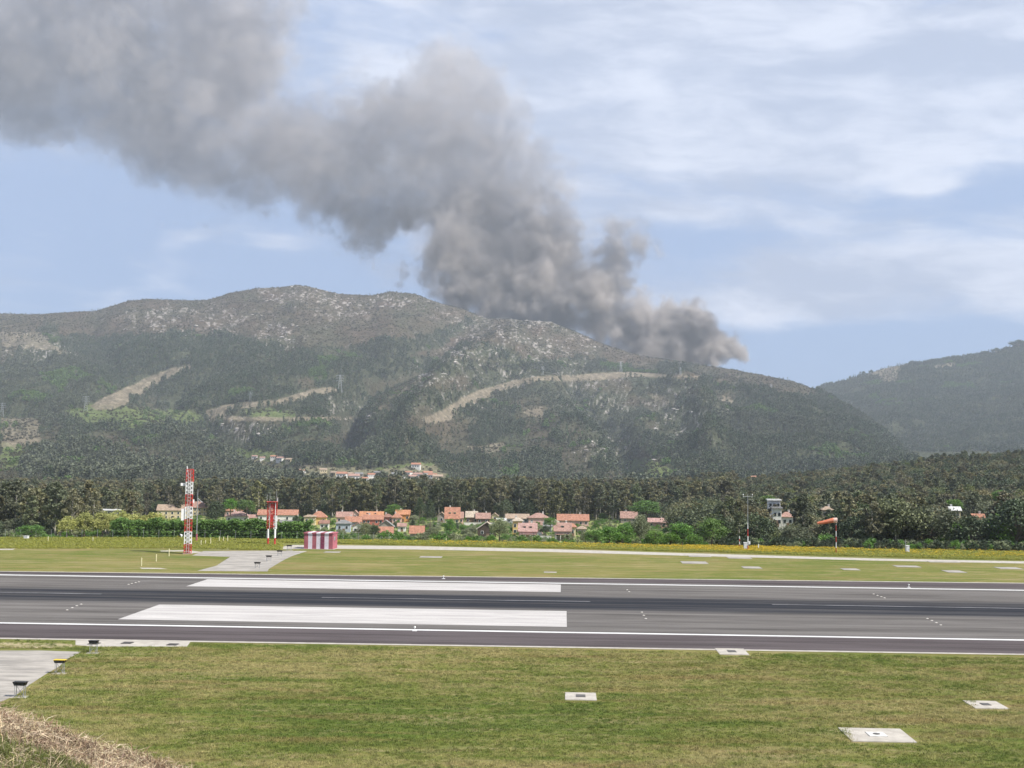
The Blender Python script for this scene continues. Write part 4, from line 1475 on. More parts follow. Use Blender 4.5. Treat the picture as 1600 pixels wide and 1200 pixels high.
def euc_proto(seed, h, m, spread=3.0, clumps=30, n=46, size=0.42, bare=0.38):
    r = np.random.default_rng(seed)
    lean = r.normal(size=2) * 0.5
    pts = [(lean[0] * t * t, lean[1] * t * t, -1.5 + (h * 0.93 + 1.5) * t) for t in (0, .2, .4, .6, .8, 1)]
    tr = MB().path(pts, [0.34, 0.28, 0.22, 0.17, 0.10, 0.04], 7)
    cs, rs = [], []
    for k in range(clumps):
        f = bare + (1 - bare) * (k + r.random()) / clumps
        ang = r.random() * 6.28
        g = (f - bare) / (1 - bare)
        rad = spread * (0.35 + 0.9 * math.sin(math.pi * min(g * 0.85 + 0.16, 1))) * (0.25 + 0.75 * r.random())
        cx, cy = lean[0] * f * f + rad * math.cos(ang), lean[1] * f * f + rad * math.sin(ang)
        cs.append((cx, cy, h * f))
        rs.append(0.75 + 0.9 * r.random() * (1.15 - g * 0.5))
        if k % 2 == 0:
            b0 = (lean[0] * f * f * 0.8, lean[1] * f * f * 0.8, h * f - rad * 0.9)
            tr.path([b0, ((b0[0] + cx) / 2, (b0[1] + cy) / 2, h * f - rad * 0.35), (cx, cy, h * f)], [0.08, 0.05, 0.02], 4)
    return tr.mesh('trunk', M['bark']), crown_mesh('crown', r, cs, rs, n, size, m)


def broad_proto(seed, h, w, m, clumps=46, n=44, size=0.26, low=0.10, bark='bark_dark'):
    r = np.random.default_rng(seed)
    tr = MB().path([(0, 0, -1.2), (0.05, 0, h * 0.25), (0.1, 0.05, h * 0.5), (0, 0, h * 0.8)], [h * 0.032, h * 0.026, h * 0.018, h * 0.006], 7)
    cs, rs = [], []
    for k in range(clumps):
        ang = r.random() * 6.28
        el_ = math.asin(-0.35 + 1.35 * r.random())
        q = 0.62 + 0.38 * r.random()
        lob = 1 + 0.16 * math.sin(3 * ang + seed) + 0.10 * math.sin(5 * ang + 2 * seed)
        cx, cy = w / 2 * q * lob * math.cos(el_) * math.cos(ang) * 0.82, w / 2 * q * lob * math.cos(el_) * math.sin(ang) * 0.82
        cz = h * (low + (0.92 - low) * (0.5 + 0.5 * math.sin(el_) * q))
        cs.append((cx, cy, cz))
        rs.append((0.10 + 0.10 * r.random()) * (w + h) / 2)
        if k % 3 == 0:
            tr.path([(0.05, 0, h * 0.3), (cx * 0.5, cy * 0.5, (h * 0.35 + cz) / 2), (cx * 0.9, cy * 0.9, cz)], [h * 0.012, h * 0.008, h * 0.003], 4)
    return tr.mesh('trunk', M[bark]), crown_mesh('crown', r, cs, rs, n, size, m, 0.8)


def tree_obj(name, tm, cm, loc, rz=0.0, sc=1.0, label=None, cat='tree', group=None, trunk=True):
    o = empty(name, loc, rz)
    o.scale = sc if isinstance(sc, tuple) else (sc, sc, sc)
    tag(o, label, cat, group)
    for nm, me_ in (('trunk', tm), ('crown', cm)):
        c = bpy.data.objects.new(nm, me_)
        COL.objects.link(c)
        c.parent = o
    return o


EUC = [euc_proto(101 + i, (20, 22, 18, 21, 19, 23, 17, 20)[i], M[('euc', 'euc_warm', 'euc_warm', 'euc', 'euc_warm', 'euc', 'euc_warm', 'euc')[i]], (3.2, 3.7, 3.9, 2.9, 3.5, 3.2, 4.1, 2.8)[i], bare=(.28, .34, .22, .42, .30, .36, .18, .32)[i], clumps=40, n=46, size=0.46) for i in range(8)]
EUC_H = (20, 22, 18, 21, 19, 23, 17, 20)
BRO = [broad_proto(201 + i, 8, (8, 9, 7.5, 8.5, 8, 7)[i], M[('dark', 'euc', 'euc_warm', 'dark', 'olive', 'green')[i]], clumps=60, n=50, size=0.22, bark='bark') for i in range(6)]

# ------------------------------------------------------------------ scatter (for what nobody could count)


def proto_collection(name, metas):
    c = bpy.data.collections.new(name)
    for i, parts in enumerate(metas):
        if isinstance(parts, (tuple, list)):
            # join parts of one kind into one mesh
            V, Fs, fm, mats, off = [], [], [], [], 0
            for me_ in parts:
                v = np.empty(len(me_.vertices) * 3, np.float32)
                me_.vertices.foreach_get('co', v)
                V.append(v.reshape(-1, 3))
                li = np.empty(len(me_.loops), np.int32)
                me_.loops.foreach_get('vertex_index', li)
                ls = np.empty(len(me_.polygons), np.int32)
                me_.polygons.foreach_get('loop_start', ls)
                ls = list(ls) + [len(li)]
                li = (li + off).tolist()
                for a, b in zip(ls[:-1], ls[1:]):
                    Fs.append(li[a:b])
                fm += [len(mats)] * len(me_.polygons)
                mats.append(me_.materials[0])
                off += len(me_.vertices)
            me2 = mesh_np(name, np.concatenate(V), Fs, mats, fm)
        else:
            me2 = parts
        o = bpy.data.objects.new('%s_%02d' % (name, i), me2)
        c.objects.link(o)
    return c


def scatter(name, pts, rot, scl, idx, coll, label, cat, group=None, tilt=None):
    me_ = bpy.data.meshes.new(name)
    me_.vertices.add(len(pts))
    me_.vertices.foreach_set('co', np.asarray(pts, np.float32).ravel())
    for nm, ty, v in (('rot', 'FLOAT_VECTOR', rot), ('scl', 'FLOAT_VECTOR', scl), ('idx', 'INT', idx)):
        at_ = me_.attributes.new(nm, ty, 'POINT')
        if ty == 'INT':
            at_.data.foreach_set('value', np.asarray(v, np.int32))
        else:
            at_.data.foreach_set('vector', np.asarray(v, np.float32).ravel())
    o = bpy.data.objects.new(name, me_)
    COL.objects.link(o)
    g = bpy.data.node_groups.new(name, 'GeometryNodeTree')
    g.interface.new_socket('Geometry', in_out='INPUT', socket_type='NodeSocketGeometry')
    g.interface.new_socket('Geometry', in_out='OUTPUT', socket_type='NodeSocketGeometry')
    t = NT(g)
    gi, go_ = t.n('NodeGroupInput'), t.n('NodeGroupOutput')
    ci = t.n('GeometryNodeCollectionInfo')
    ci.inputs['Collection'].default_value = coll
    ci.inputs['Separate Children'].default_value = True
    ci.inputs['Reset Children'].default_value = True
    ip = t.n('GeometryNodeInstanceOnPoints')
    t.put(ip.inputs['Points'], gi.outputs[0])
    t.put(ip.inputs['Instance'], ci.outputs[0])
    ip.inputs['Pick Instance'].default_value = True
    for nm, ty, sk in (('idx', 'INT', 'Instance Index'), ('rot', 'FLOAT_VECTOR', 'Rotation'), ('scl', 'FLOAT_VECTOR', 'Scale')):
        na = t.n('GeometryNodeInputNamedAttribute', data_type=ty)
        na.inputs['Name'].default_value = nm
        t.put(ip.inputs[sk], na.outputs[0])
    t.put(go_.inputs[0], ip.outputs[0])
    md = o.modifiers.new('scatter', 'NODES')
    md.node_group = g
    return tag(o, label, cat, group, 'stuff')


def rots(n, tilt=0.05):
    return np.stack([rng.normal(size=n) * tilt, rng.normal(size=n) * tilt, rng.random(n) * 6.283], 1)


# ------------------------------------------------------------------ the near forest
def jgrid(px0, px1, D0, D1, sp):
    out = []
    D = D0
    while D < D1:
        a0, a1 = float(at(px0, 700)[0]), float(at(px1, 700)[0])
        n = int((a1 - a0) * D / sp)
        for k in range(n):
            d = D + rng.normal() * sp * 0.4
            a = a0 + (a1 - a0) * (k + rng.random()) / n
            out.append((a * d, d))
        D += sp
    return out


cand = []
for x, y in jgrid(-60, 215, 345, 640, 6.5):
    cand.append((x, y, 0))
for x, y in jgrid(-60, 1150, 655, 1090, 6.0):
    cand.append((x, y, 0))
for x, y in jgrid(1030, 1680, 330, 1130, 6.6):
    cand.append((x, y, 1))
for x, y in jgrid(1120, 1700, 245, 335, 5.4):
    cand.append((x, y, 2))
cand = np.array(cand)
Zc = ground_z(cand[:, 0], cand[:, 1])
pxc, pyc = to_px(cand[:, 0], cand[:, 1], Zc)
trees = []
for (x, y, k), z, px, py in zip(cand, Zc, pxc, pyc):
    if k == 1 and px < 1160 and y < 480 + (px - 1030) * -1.5:
        continue
    if rng.random() < (0.10 if k != 2 else 0.06):
        continue
    if k == 2:
        v = 8 + int(rng.choice([0, 1, 2, 3, 4, 4, 5])) if rng.random() < 0.72 else rng.integers(0, 8)
        hh = rng.uniform(7.5, 12.5)
        if px < 1200:
            hh *= 0.8
        sc = hh / 8 if v >= 8 else hh * 1.15 / EUC_H[v]
    else:
        v = rng.integers(0, 8) if rng.random() < (0.90 if k == 0 else 0.50) else 8 + int(rng.choice([0, 1, 2, 3, 0, 1, 2, 4, 3]))
        hh = rng.uniform(0.78, 1.12) * (18.0 if k == 0 else 13.5)
        hh *= 0.85 + 0.4 * float(fbm(np.array([x / 60]), np.array([y / 60]), 55)[0])
        if k == 0 and y < 640:
            hh *= 0.84
        sc = hh / (8 if v >= 8 else EUC_H[v]) * (0.62 if v >= 8 and k == 0 else 1.0)
        hh = sc * (8 if v >= 8 else EUC_H[v])
    wpx = 5.0 * sc / y * F * 0.5
    top = py - hh / y * F
    skip = False
    for x0, x1, y0, y1, hd in HOUSE_BOXES:
        if y < hd + 6 and px + wpx > x0 and px - wpx < x1 and top < y1 and py > y0:
            skip = True
            break
    if skip:
        if k == 2 or y > 0:
            continue
    trees.append((y, x, z, v, sc, hh / y, px, k))
trees.sort(key=lambda q: -q[5])
ind = [q for q in trees if -40 < q[6] < 1640][:285]
ids = set(id(q) for q in ind)
rest = [q for q in trees if id(q) not in ids]
for q in ind:
    y, x, z, v, sc = q[:5]
    tm, cm = (EUC + BRO)[v]
    if v < 8:
        lab = 'eucalyptus with a pale bare trunk and thin grey-green crown in the forest'
        if q[6] < 260:
            lab, gr = 'tall thin-crowned eucalyptus in the dark stand at the left of the field', 'eucalyptus stand left of the village'
        else:
            lab, gr = 'thin-crowned eucalyptus among the bushy trees right of the village', 'eucalyptus trees right of the village'
        nm = 'eucalyptus_tree'
    else:
        nm = 'broadleaf_tree'
        if q[6] < 260:
            lab, gr = 'bushy dark tree inside the stand at the left of the field', 'bushy trees left of the village'
        else:
            lab, gr = 'bushy dark green tree at the forest edge right of the village', 'bushy trees right of the village'
    tree_obj(nm, tm, cm, (x, y, z - 0.2), rng.random() * 6.28, float(sc), lab, 'tree', gr)
fc = proto_collection('forest_tree', EUC + BRO)
R_ = np.array([q[:5] for q in rest])
scatter('forest', np.stack([R_[:, 1], R_[:, 0], R_[:, 2] - 0.3], 1), rots(len(R_), 0.03), np.repeat(R_[:, 4:5], 3, 1), R_[:, 3].astype(int), fc,
        'dark grey-green eucalyptus forest rising behind the village and the field', 'forest')
print('near trees', len(ind), len(rest))

# ------------------------------------------------------------------ hedge, willows, single trees and garden shrubs
r_ = np.random.default_rng(5)
hx = []
for px in np.arange(176, 486, 1.1):
    a = float(at(px, 840)[0])
    for rr_ in range(2):
        D = float(np.interp(a, eA, eD)) + 7 + rr_ * 2.2 + r_.random()
        top = 2.1 + 2.6 * float(fbm(np.array([px / 14.0]), np.array([0.5]), 61)[0])
        for kz in range(4):
            hx.append((a * D + r_.normal() * 0.25, D + r_.normal() * 0.35, gz(a * D, D) - 0.2 + top * (0.15 + 0.27 * kz)))
hx = np.array(hx)
hroot = empty('hedge', (float(hx[:, 0].mean()), float(hx[:, 1].mean()), 0))
tag(hroot, 'long dense green hedge along the far grass edge, behind the tall lattice mast', 'hedge')
V, Fc = leaves(r_, hx - np.array([hroot.location.x, hroot.location.y, 0]), np.full(len(hx), 0.62), 26, 0.17, 0.85)
ho = bpy.data.objects.new('foliage', mesh_np('foliage', V, Fc, [M['hedge']]))
COL.objects.link(ho)
ho.parent = hroot
mb = MB()
for px in range(180, 484, 6):
    a = float(at(px, 840)[0])
    D = float(np.interp(a, eA, eD)) + 8
    mb.path([(a * D - hroot.location.x, D - hroot.location.y, gz(a * D, D) - 0.5), (a * D - hroot.location.x + 0.1, D - hroot.location.y, 1.2), (a * D - hroot.location.x, D - hroot.location.y, 2.4)], [0.09, 0.06, 0.02], 5)
mb.build('stems', M['bark_dark'], hroot)

WIL = [broad_proto(301 + i, 5, 5, M['willow'], clumps=60, n=60, size=0.15, low=0.05) for i in range(3)]
for i, (px, base, w, h, D) in enumerate(((104, 842, 30, 30, 238), (131, 842, 30, 36, 240), (160, 842, 34, 38, 241), (188, 836, 40, 40, 252), (214, 832, 40, 38, 258), (240, 832, 42, 40, 258), (266, 830, 40, 34, 262), (288, 830, 30, 30, 262), (172, 838, 26, 34, 246))):
    a = float(at(px, base)[0])
    s = D / F
    tm, cm = WIL[i % 3]
    z = min(P(px, base, D).z, gz(a * D, D) + 0.2)
    tree_obj('willow_shrub', tm, cm, (a * D, D, z), i * 1.1, (w * s / 4.6, w * s / 4.6, h * s / 4.6 + 0.1), 'pale yellow-green willow shrub in the row left of the tall lattice mast', 'shrub', 'pale willows at the far grass edge')
GRN = [broad_proto(321 + i, 8, 8, M[('green', 'green', 'hedge', 'pale', 'dark', 'euc')[i]], clumps=70, n=56, size=0.20, low=0.03) for i in range(6)]
SINGLE = [  # px, base, w, h, D, proto, label
    (48, 843, 46, 23, 232, 2, 'round dark green bush at the far grass edge behind the low white box'),
    (1112, 856, 48, 46, 236, 0, 'big round bright green tree at the far grass edge, left of the thin tall mast'),
    (1066, 856, 44, 40, 240, 2, 'broad dark green tree left of the big round bright green tree'),
    (1085, 857, 34, 20, 231, 0, 'low bright green bush at the foot of the big round green tree'),
    (1048, 855, 30, 22, 232, 1, 'low green bush below the broad dark green tree'),
    (1024, 856, 34, 28, 238, 1, 'bright green bushy tree below the pale long house'),
    (1000, 855, 36, 50, 244, 3, 'grey-green loose tree between the bright green trees'),
    (975, 853, 36, 34, 240, 2, 'green bushy tree left of the grey-green loose tree'),
    (952, 853, 40, 30, 236, 0, 'lush green bushy tree right of the narrow cream house'),
    (930, 853, 34, 26, 234, 2, 'dark green low tree beside the open porch house'),
    (915, 851, 22, 20, 238, 3, 'pale leafy shrub touching the open porch house'),
    (337, 822, 34, 38, 400, 4, 'dark conifer-like tree left of the white porch house'),
    (360, 803, 26, 24, 600, 0, 'bright green round tree above the orange hip-roofed house'),
    (385, 806, 30, 26, 600, 1, 'bright green wide tree above and right of the white porch house'),
    (463, 840, 18, 34, 380, 4, 'dark slender tree beside the grey-roofed white shed'),
    (585, 843, 20, 22, 300, 4, 'dark green bush left of the small orange-roofed house at the grass edge'),
    (570, 843, 26, 26, 300, 3, 'olive bush beside the small white house with dark openings'),
    (655, 818, 14, 40, 480, 4, 'tall dark tree left of the steep salmon-roofed house'),
    (672, 822, 16, 40, 470, 4, 'second tall dark tree just left of the steep salmon-roofed house'),
    (703, 833, 20, 22, 440, 0, 'vivid green round tree below the steep salmon-roofed house'),
    (615, 810, 30, 22, 600, 0, 'green trees clump-like crown between the dormer house and the orange house'),
    (780, 846, 34, 36, 330, 3, 'bare grey-olive bush left of the pink porch house'),
    (860, 826, 22, 18, 430, 2, 'green bush between the white-pink house and the longest salmon house'),
    (852, 836, 18, 14, 420, 4, 'dark bush right of the small white gabled wing'),
    (1010, 808, 50, 26, 590, 0, 'light green tree above the pale long house'),
    (1200, 800, 34, 26, 470, 0, 'bright green tree above the stepped pale blocks'),
    (1250, 868, 22, 20, 232, 1, 'small light green bush at the grass edge between the thin mast and the windsock'),
    (1425, 866, 16, 16, 226, 0, 'small bright green bush behind the right-hand narrow cabinet'),
    (1290, 868, 34, 34, 240, 2, 'blue-green dense bush just left of the windsock pole'),
    (1588, 870, 96, 88, 244, 4, 'very broad dark tree filling the right edge of the field'),
    (1518, 869, 70, 62, 246, 4, 'rounded dark tree second from the right edge of the field'),
    (1452, 868, 88, 84, 250, 5, 'big loose olive-grey tree right of the right-hand narrow cabinet'),
    (1370, 866, 74, 78, 252, 5, 'wide olive-grey tree between the windsock and the right-hand narrow cabinet'),
    (1335, 866, 50, 58, 246, 4, 'dark bushy tree just right of the windsock pole'),
    (1240, 864, 50, 46, 250, 5, 'olive-grey low tree between the thin tall mast and the windsock'),
    (1562, 790, 26, 24, 420, 0, 'bright light green tree in the dark forest near the right edge'),
    (1490, 800, 30, 20, 420, 1, 'light green leafy tree above the small white house in the forest'),
]
for i, (px, base, w, h, D, pr, lb) in enumerate(SINGLE):
    a = float(at(px, base)[0])
    s = D / F
    tm, cm = GRN[pr]
    z = min(P(px, base, D).z, gz(a * D, D) + 0.3) if D < 300 else P(px, base, D).z
    hh = h * s + max(0, P(px, base, D).z - z)
    tree_obj('tree' if h * s > 4 else 'shrub', tm, cm, (a * D, D, z), i * 0.9, (w * s / 7.4, w * s / 7.4, hh / 7.6), lb, 'tree' if h * s > 4 else 'shrub')
SHL = {0: ('bright green garden shrub among the village houses', 'bright green garden shrubs in the village'),
       2: ('deep green garden shrub among the village houses', 'deep green garden shrubs in the village'),
       3: ('pale grey-green garden shrub among the village houses', 'pale grey-green garden shrubs in the village'),
       4: ('dark slender garden tree among the village houses', 'dark slender garden trees in the village')}
nsh = 0
tries = 0
while nsh < 190 and tries < 5000:
    tries += 1
    px = rng.uniform(335, 1060)
    py = rng.uniform(812, 851)
    x, D, z = on_ground(px, py, 262)
    pr = int(rng.choice([0, 2, 3, 3, 3, 0, 3, 2, 4]))
    h = rng.uniform(1.8, 4.2) * (1.5 if pr == 4 else 1)
    w = h * (rng.uniform(0.9, 1.6) if pr != 4 else 0.5)
    wp, hp = w / D * F / 2, h / D * F
    if any(px + wp * 0.7 > b[0] and px - wp * 0.7 < b[1] and py - hp < b[3] - 3 and py > b[2] and D < b[4] for b in HOUSE_BOXES):
        continue
    if any(px > b[0] and px < b[1] and abs(D - b[4]) < 10 for b in HOUSE_BOXES):
        continue
    tm, cm = GRN[pr]
    tree_obj('garden_shrub', tm, cm, (x, D, z - 0.2), rng.random() * 6, (w / 7.4, w / 7.4, h / 7.6), SHL[pr][0], 'shrub', SHL[pr][1])
    nsh += 1
# low bushes between the gardens that hide the foot of the slope
und = []
for _ in range(4200):
    px = rng.uniform(-40, 1160)
    D = rng.uniform(238, 660)
    a = float(at(px, 830)[0])
    und.append((a * D, D, px))
for _ in range(1500):
    px = rng.uniform(1120, 1690)
    a = float(at(px, 830)[0])
    D = float(np.interp(a, eA, eD)) + rng.uniform(8, 60) ** 1.0
    und.append((a * D, D, px))
und = np.array(und)
keep = []
uz = ground_z(und[:, 0], und[:, 1])
upx, upy = to_px(und[:, 0], und[:, 1], uz)
for i in range(len(und)):
    D = und[i, 1]
    if any(upx[i] > b[0] - 3 and upx[i] < b[1] + 3 and D < b[4] + 12 and upy[i] - 4 < b[3] - 2 and upy[i] > b[2] for b in HOUSE_BOXES):
        continue
    keep.append(i)
und, uz = und[keep], uz[keep]
US = [broad_proto(341 + i, 2.2, 2.8, M[('pale', 'hedge', 'green', 'dark')[i]], clumps=16, n=30, size=0.14, low=0.0) for i in range(4)]
uc = proto_collection('undergrowth_bush', US)
scatter('undergrowth', np.stack([und[:, 0], und[:, 1], uz - 0.2], 1), rots(len(und)), rng.uniform(0.4, 1.1, (len(und), 1)) * np.ones((1, 3)), np.where(und[:, 2] > 1120, rng.choice([1, 3, 3, 3, 0], len(und)), rng.choice([0, 0, 1, 1, 2], len(und))), uc,
        'low rough bushes and weeds filling the gardens between the village and the grass', 'undergrowth')

# ------------------------------------------------------------------ mountain and hill woods, heath, rocks


def small_tree(seed, h, w, m, conical, n=70):
    r = np.random.default_rng(seed)
    f = r.random(n) ** 0.8
    rad = (w / 2) * (np.clip(1.05 - f, 0.05, 1) if conical else np.sqrt(np.clip(1 - (2 * f - 1) ** 2, 0.05, 1))) * (0.45 + 0.55 * r.random(n))
    ang = r.random(n) * 6.283
    c = np.stack([rad * np.cos(ang), rad * np.sin(ang), h * (0.18 + 0.80 * f)], 1)
    V, Fc = leaves(r, c, np.full(n, w * 0.08), 1, w * 0.17, 1)
    k = len(V)
    tr = np.array([(-.18, -.1, -1), (.18, -.1, -1), (0, .2, -1), (0, 0, h * 0.8)])
    V = np.concatenate([V, tr])
    Fs = Fc.tolist() + [[k, k + 1, k + 3], [k + 1, k + 2, k + 3], [k + 2, k, k + 3]]
    return mesh_np('small_tree', V, Fs, [m, M['bark']], [0] * len(Fc) + [1] * 3)


FT = [small_tree(1, 13, 6.5, M['far_forest'], True), small_tree(2, 12, 7, M['far_forest'], False), small_tree(3, 15, 6.5, M['far_euc'], False), small_tree(4, 14, 6, M['far_euc'], True),
      small_tree(5, 9, 8.5, M['far_green'], False), small_tree(6, 8, 8, M['far_green'], False), small_tree(7, 2.6, 5.0, M['far_heath'], False, 40), small_tree(8, 3.5, 4.5, M['far_heath'], False, 40)]
ftc = proto_collection('far_tree', FT)


HAM = [(398, 722, 1), (410, 724, 1), (428, 723, 0), (438, 726, 1), (452, 728, 2), (522, 748, 2), (534, 752, 0), (546, 750, 2), (553, 756, 1), (561, 751, 3), (570, 757, 0), (580, 752, 0), (590, 748, 3), (598, 756, 2), (608, 758, 0), (618, 751, 3),
       (628, 752, 0), (638, 748, 0), (645, 755, 1), (653, 752, 1), (660, 757, 1), (668, 750, 0), (676, 753, 0), (684, 756, 2), (505, 744, 2), (472, 745, 0), (650, 737, 0), (1180, 757, 0), (1170, 752, 2), (1193, 760, 0)]
HPOS = [on_slope(px, py - 5) for px, py, k in HAM]


def slope_scatter(name, zf, a0, a1, D0, D1, per, label, hill=False):
    n = int((a1 - a0) * (D1 ** 2 - D0 ** 2) / 2 / per)
    D = np.sqrt(rng.uniform(D0 ** 2, D1 ** 2, n))
    a = rng.uniform(a0, a1, n)
    Z = zf(a, D)
    X = a * D
    px, py = to_px(X, D, Z)
    tan, track, lg, heath, rock = cover_masks(px, py, X, D)
    dens = np.clip(1 - heath * 0.97, 0, 1) * (1 - np.clip(tan * 1.25, 0, 1)) * (1 - lg * 0.97) * (1 - np.clip(rock * 1.2, 0, 0.9))
    if hill:
        dens = np.where(heath > 0.5, 0.35, dens)
    stand = fbm(X / 260, D / 380, 63, 3)
    gapn = fbm(X / 70, D / 100, 67, 4)
    dens = dens * np.clip(1.25 - np.clip(gapn - 0.52, 0, 1) * 7.0, 0.12, 1)
    for hx_, hd_, _ in HPOS:
        near = (np.abs(X - hx_) < 9) & (D < hd_ + 10) & (D > hd_ - 75)
        dens = np.where(near, 0, dens)
    u = rng.random(n)
    tree = u < dens
    shrub = (~tree) & (u < dens + 0.32) & (track < 0.5) & (rock < 0.7)
    kind = np.where(rng.random(n) < 0.6, rng.integers(0, 2, n), rng.integers(2, 4, n))
    kind = np.where(stand > 0.53, rng.integers(2, 4, n), kind)
    kind = np.where((lg > 0.5) | (fbm(X / 120, D / 170, 69, 3) > 0.70), rng.integers(4, 6, n), kind)
    kind = np.where(shrub, rng.integers(6, 8, n), kind)
    sel = tree | shrub
    sc = rng.uniform(0.6, 1.3, n) * np.where(kind < 4, 0.55 + 0.9 * fbm(X / 90, D / 90, 66, 2), 1.0) * np.where((heath > 0.4) & (kind < 6), 0.5, 1.0)
    pts = np.stack([X, D, Z - 0.5], 1)[sel]
    scatter(name, pts, rots(len(pts), 0.04), sc[sel][:, None] * np.ones((1, 3)), kind[sel], ftc, label, 'forest')
    return len(pts)


nf = slope_scatter('mountain_forest', mountain_z, -0.46, 0.46, D_BASE + 20, 4700, 52, 'dark forest and heath scrub covering the burning mountain')
nh = slope_scatter('hill_forest', hill_z, 0.17, 0.47, 3300, 5700, 60, 'bluish dark forest covering the hill behind at the right', True)
print('far trees', nf, nh)


def rock_mesh(seed):
    r = np.random.default_rng(seed)
    import bmesh
    bm = bmesh.new()
    bmesh.ops.create_icosphere(bm, subdivisions=2, radius=1.0)
    ph_ = r.random(6) * 6
    for v in bm.verts:
        c = v.co
        k = 1 + 0.22 * math.sin(2.3 * c.x + ph_[0]) * math.sin(2.9 * c.y + ph_[1]) + 0.16 * math.sin(5 * c.z + ph_[2]) + 0.10 * r.normal()
        v.co = Vector((c.x * k * 1.2, c.y * k, max(c.z * k * 0.72, -0.35)))
    me_ = bpy.data.meshes.new('boulder')
    bm.to_mesh(me_)
    bm.free()
    me_.materials.append(M['granite'])
    return me_


RK = [rock_mesh(i) for i in range(4)]
rc_ = proto_collection('boulder', RK)
n = 60000
D = np.sqrt(rng.uniform(1500 ** 2, 4560 ** 2, n))
a = rng.uniform(-0.45, 0.34, n)
Z = mountain_z(a, D)
px, py = to_px(a * D, D, Z)
tan, track, lg, heath, rock = cover_masks(px, py, a * D, D)
sel = (rng.random(n) < np.clip(rock - 0.22, 0, 1) * 0.5) & (tan < 0.4)
sz = np.clip(rng.lognormal(0.35, 0.6, n), 0.7, 6.0)
pts = np.stack([a * D, D, Z], 1)
big = np.where(sel)[0][np.argsort(-(sz / D)[sel])][:40]
selr = sel.copy()
selr[big] = False
scatter('boulder_field', pts[selr], rots(selr.sum(), 0.2), sz[selr][:, None] * rng.uniform(0.7, 1.3, (selr.sum(), 3)), rng.integers(0, 4, selr.sum()), rc_,
        'pale granite boulders and outcrops strewn over the upper mountain', 'boulders')
for i in big:
    o = bpy.data.objects.new('boulder', RK[i % 4])
    COL.objects.link(o)
    o.location = pts[i]
    s = float(sz[i])
    o.scale = (s * 1.2, s, s)
    o.rotation_euler.z = float(rng.random() * 6)
    tag(o, 'large pale granite boulder standing out on the mountain slope', 'boulder', 'largest boulders on the mountain')
print('boulders', int(selr.sum()))

# skyline pines on the right hill
for px, py, h, w, lb in ((1556, 549, 9, 16, 'flat-topped pine alone on the skyline of the right hill'), (1590, 541, 12, 26, 'dark clump-like tree on the skyline at the right edge'), (1361, 583, 7, 8, 'small tree on the left skyline slope of the right hill')):
    a = float(at(px, py)[0])
    D = 5560
    z = float(hill_z(np.array([a]), np.array([D * 1.0]))[0])
    s = D / F
    tree_obj('pine_tree', BRO[0][0], BRO[0][1], (a * D, D, z - 2), 0, (w * s / 7.4, w * s / 7.4, (h * s + 2) / 7.6), lb)

# ------------------------------------------------------------------ hamlet at the foot of the mountain
hm = {}
for wc, rcx in (('white', 'orange'), ('white', 'salmon'), ('cream', 'tan'), ('stone', 'grey')):
    w_, d_, h_ = 5.0, 4.0, 4.6
    A = MB().add([(-w_, -d_, -3), (-w_, d_, -3), (-w_, d_, h_), (-w_, 0, h_ + 1.7), (-w_, -d_, h_), (w_, -d_, -3), (w_, d_, -3), (w_, d_, h_), (w_, 0, h_ + 1.7), (w_, -d_, h_)],
                 [[1, 0, 4, 3, 2], [5, 6, 7, 8, 9], [0, 5, 9, 4], [6, 1, 2, 7]]).mesh('wall', WC[wc])
    B = MB().add([(-w_ - .5, -d_ - .5, h_ - .1), (w_ + .5, -d_ - .5, h_ - .1), (w_ + .5, 0, h_ + 1.9), (-w_ - .5, 0, h_ + 1.9), (w_ + .5, d_ + .5, h_ - .1), (-w_ - .5, d_ + .5, h_ - .1)],
                 [[0, 1, 2, 3], [3, 2, 4, 5], [1, 4, 2], [5, 0, 3], [1, 0, 5, 4]]).mesh('roof', RC[rcx])
    mb = MB()
    for k in range(3):
        mb.box(-3.4 + k * 2.8, -2.2 + k * 2.8, -d_ - 0.06, -d_ - 0.003, 1.8, 3.2)
    hm[len(hm)] = (A, B, mb.mesh('window_row', M['glass']))
for i, (px, py, k) in enumerate(HAM):
    x, D, z = HPOS[i]
    o = empty('hamlet_house', (x, D, z), random.uniform(-0.5, 0.5))
    o.scale = (random.uniform(0.8, 1.4),) * 3
    kk = ('white walls and an orange roof', 'white walls and a salmon roof', 'cream walls and a tan roof', 'stone walls and a grey roof')[k]
    tag(o, 'tiny house with %s in the hamlet at the mountain foot' % kk, 'house', 'far hamlet houses with ' + kk)
    for nm, me_ in zip(('wall', 'roof', 'window_row'), hm[k]):
        c = bpy.data.objects.new(nm, me_)
        COL.objects.link(c)
        c.parent = o

# ------------------------------------------------------------------ power pylons on the slopes
pb = MB()
hp = 30.0
for sx in (-1, 1):
    for sy in (-1, 1):
        pb.tube((sx * 3, sy * 3, -1), (sx * 0.7, sy * 0.7, hp), 0.22, 0.15, n=4)
for k in range(7):
    f0, f1 = k / 7, (k + 1) / 7
    w0, w1 = 3 - 2.3 * f0, 3 - 2.3 * f1
    for s in (-1, 1):
        for q in (-1, 1):
            pb.tube((-s * w0, q * w0, hp * f0), (s * w1, q * w1, hp * f1), 0.12, n=4, cap=False)
            pb.tube((q * w0, -s * w0, hp * f0), (q * w1, s * w1, hp * f1), 0.12, n=4, cap=False)
py_body = pb.mesh('lattice_body', M['steel'])
ab = MB()
ab.tube((-1, 0, 0.5), (-5.5, 0, 0), 0.2, n=4).tube((1, 0, 0.5), (5.5, 0, 0), 0.2, n=4).tube((-1, 0, -0.7), (-5.5, 0, 0), 0.16, n=4).tube((1, 0, -0.7), (5.5, 0, 0), 0.16, n=4)
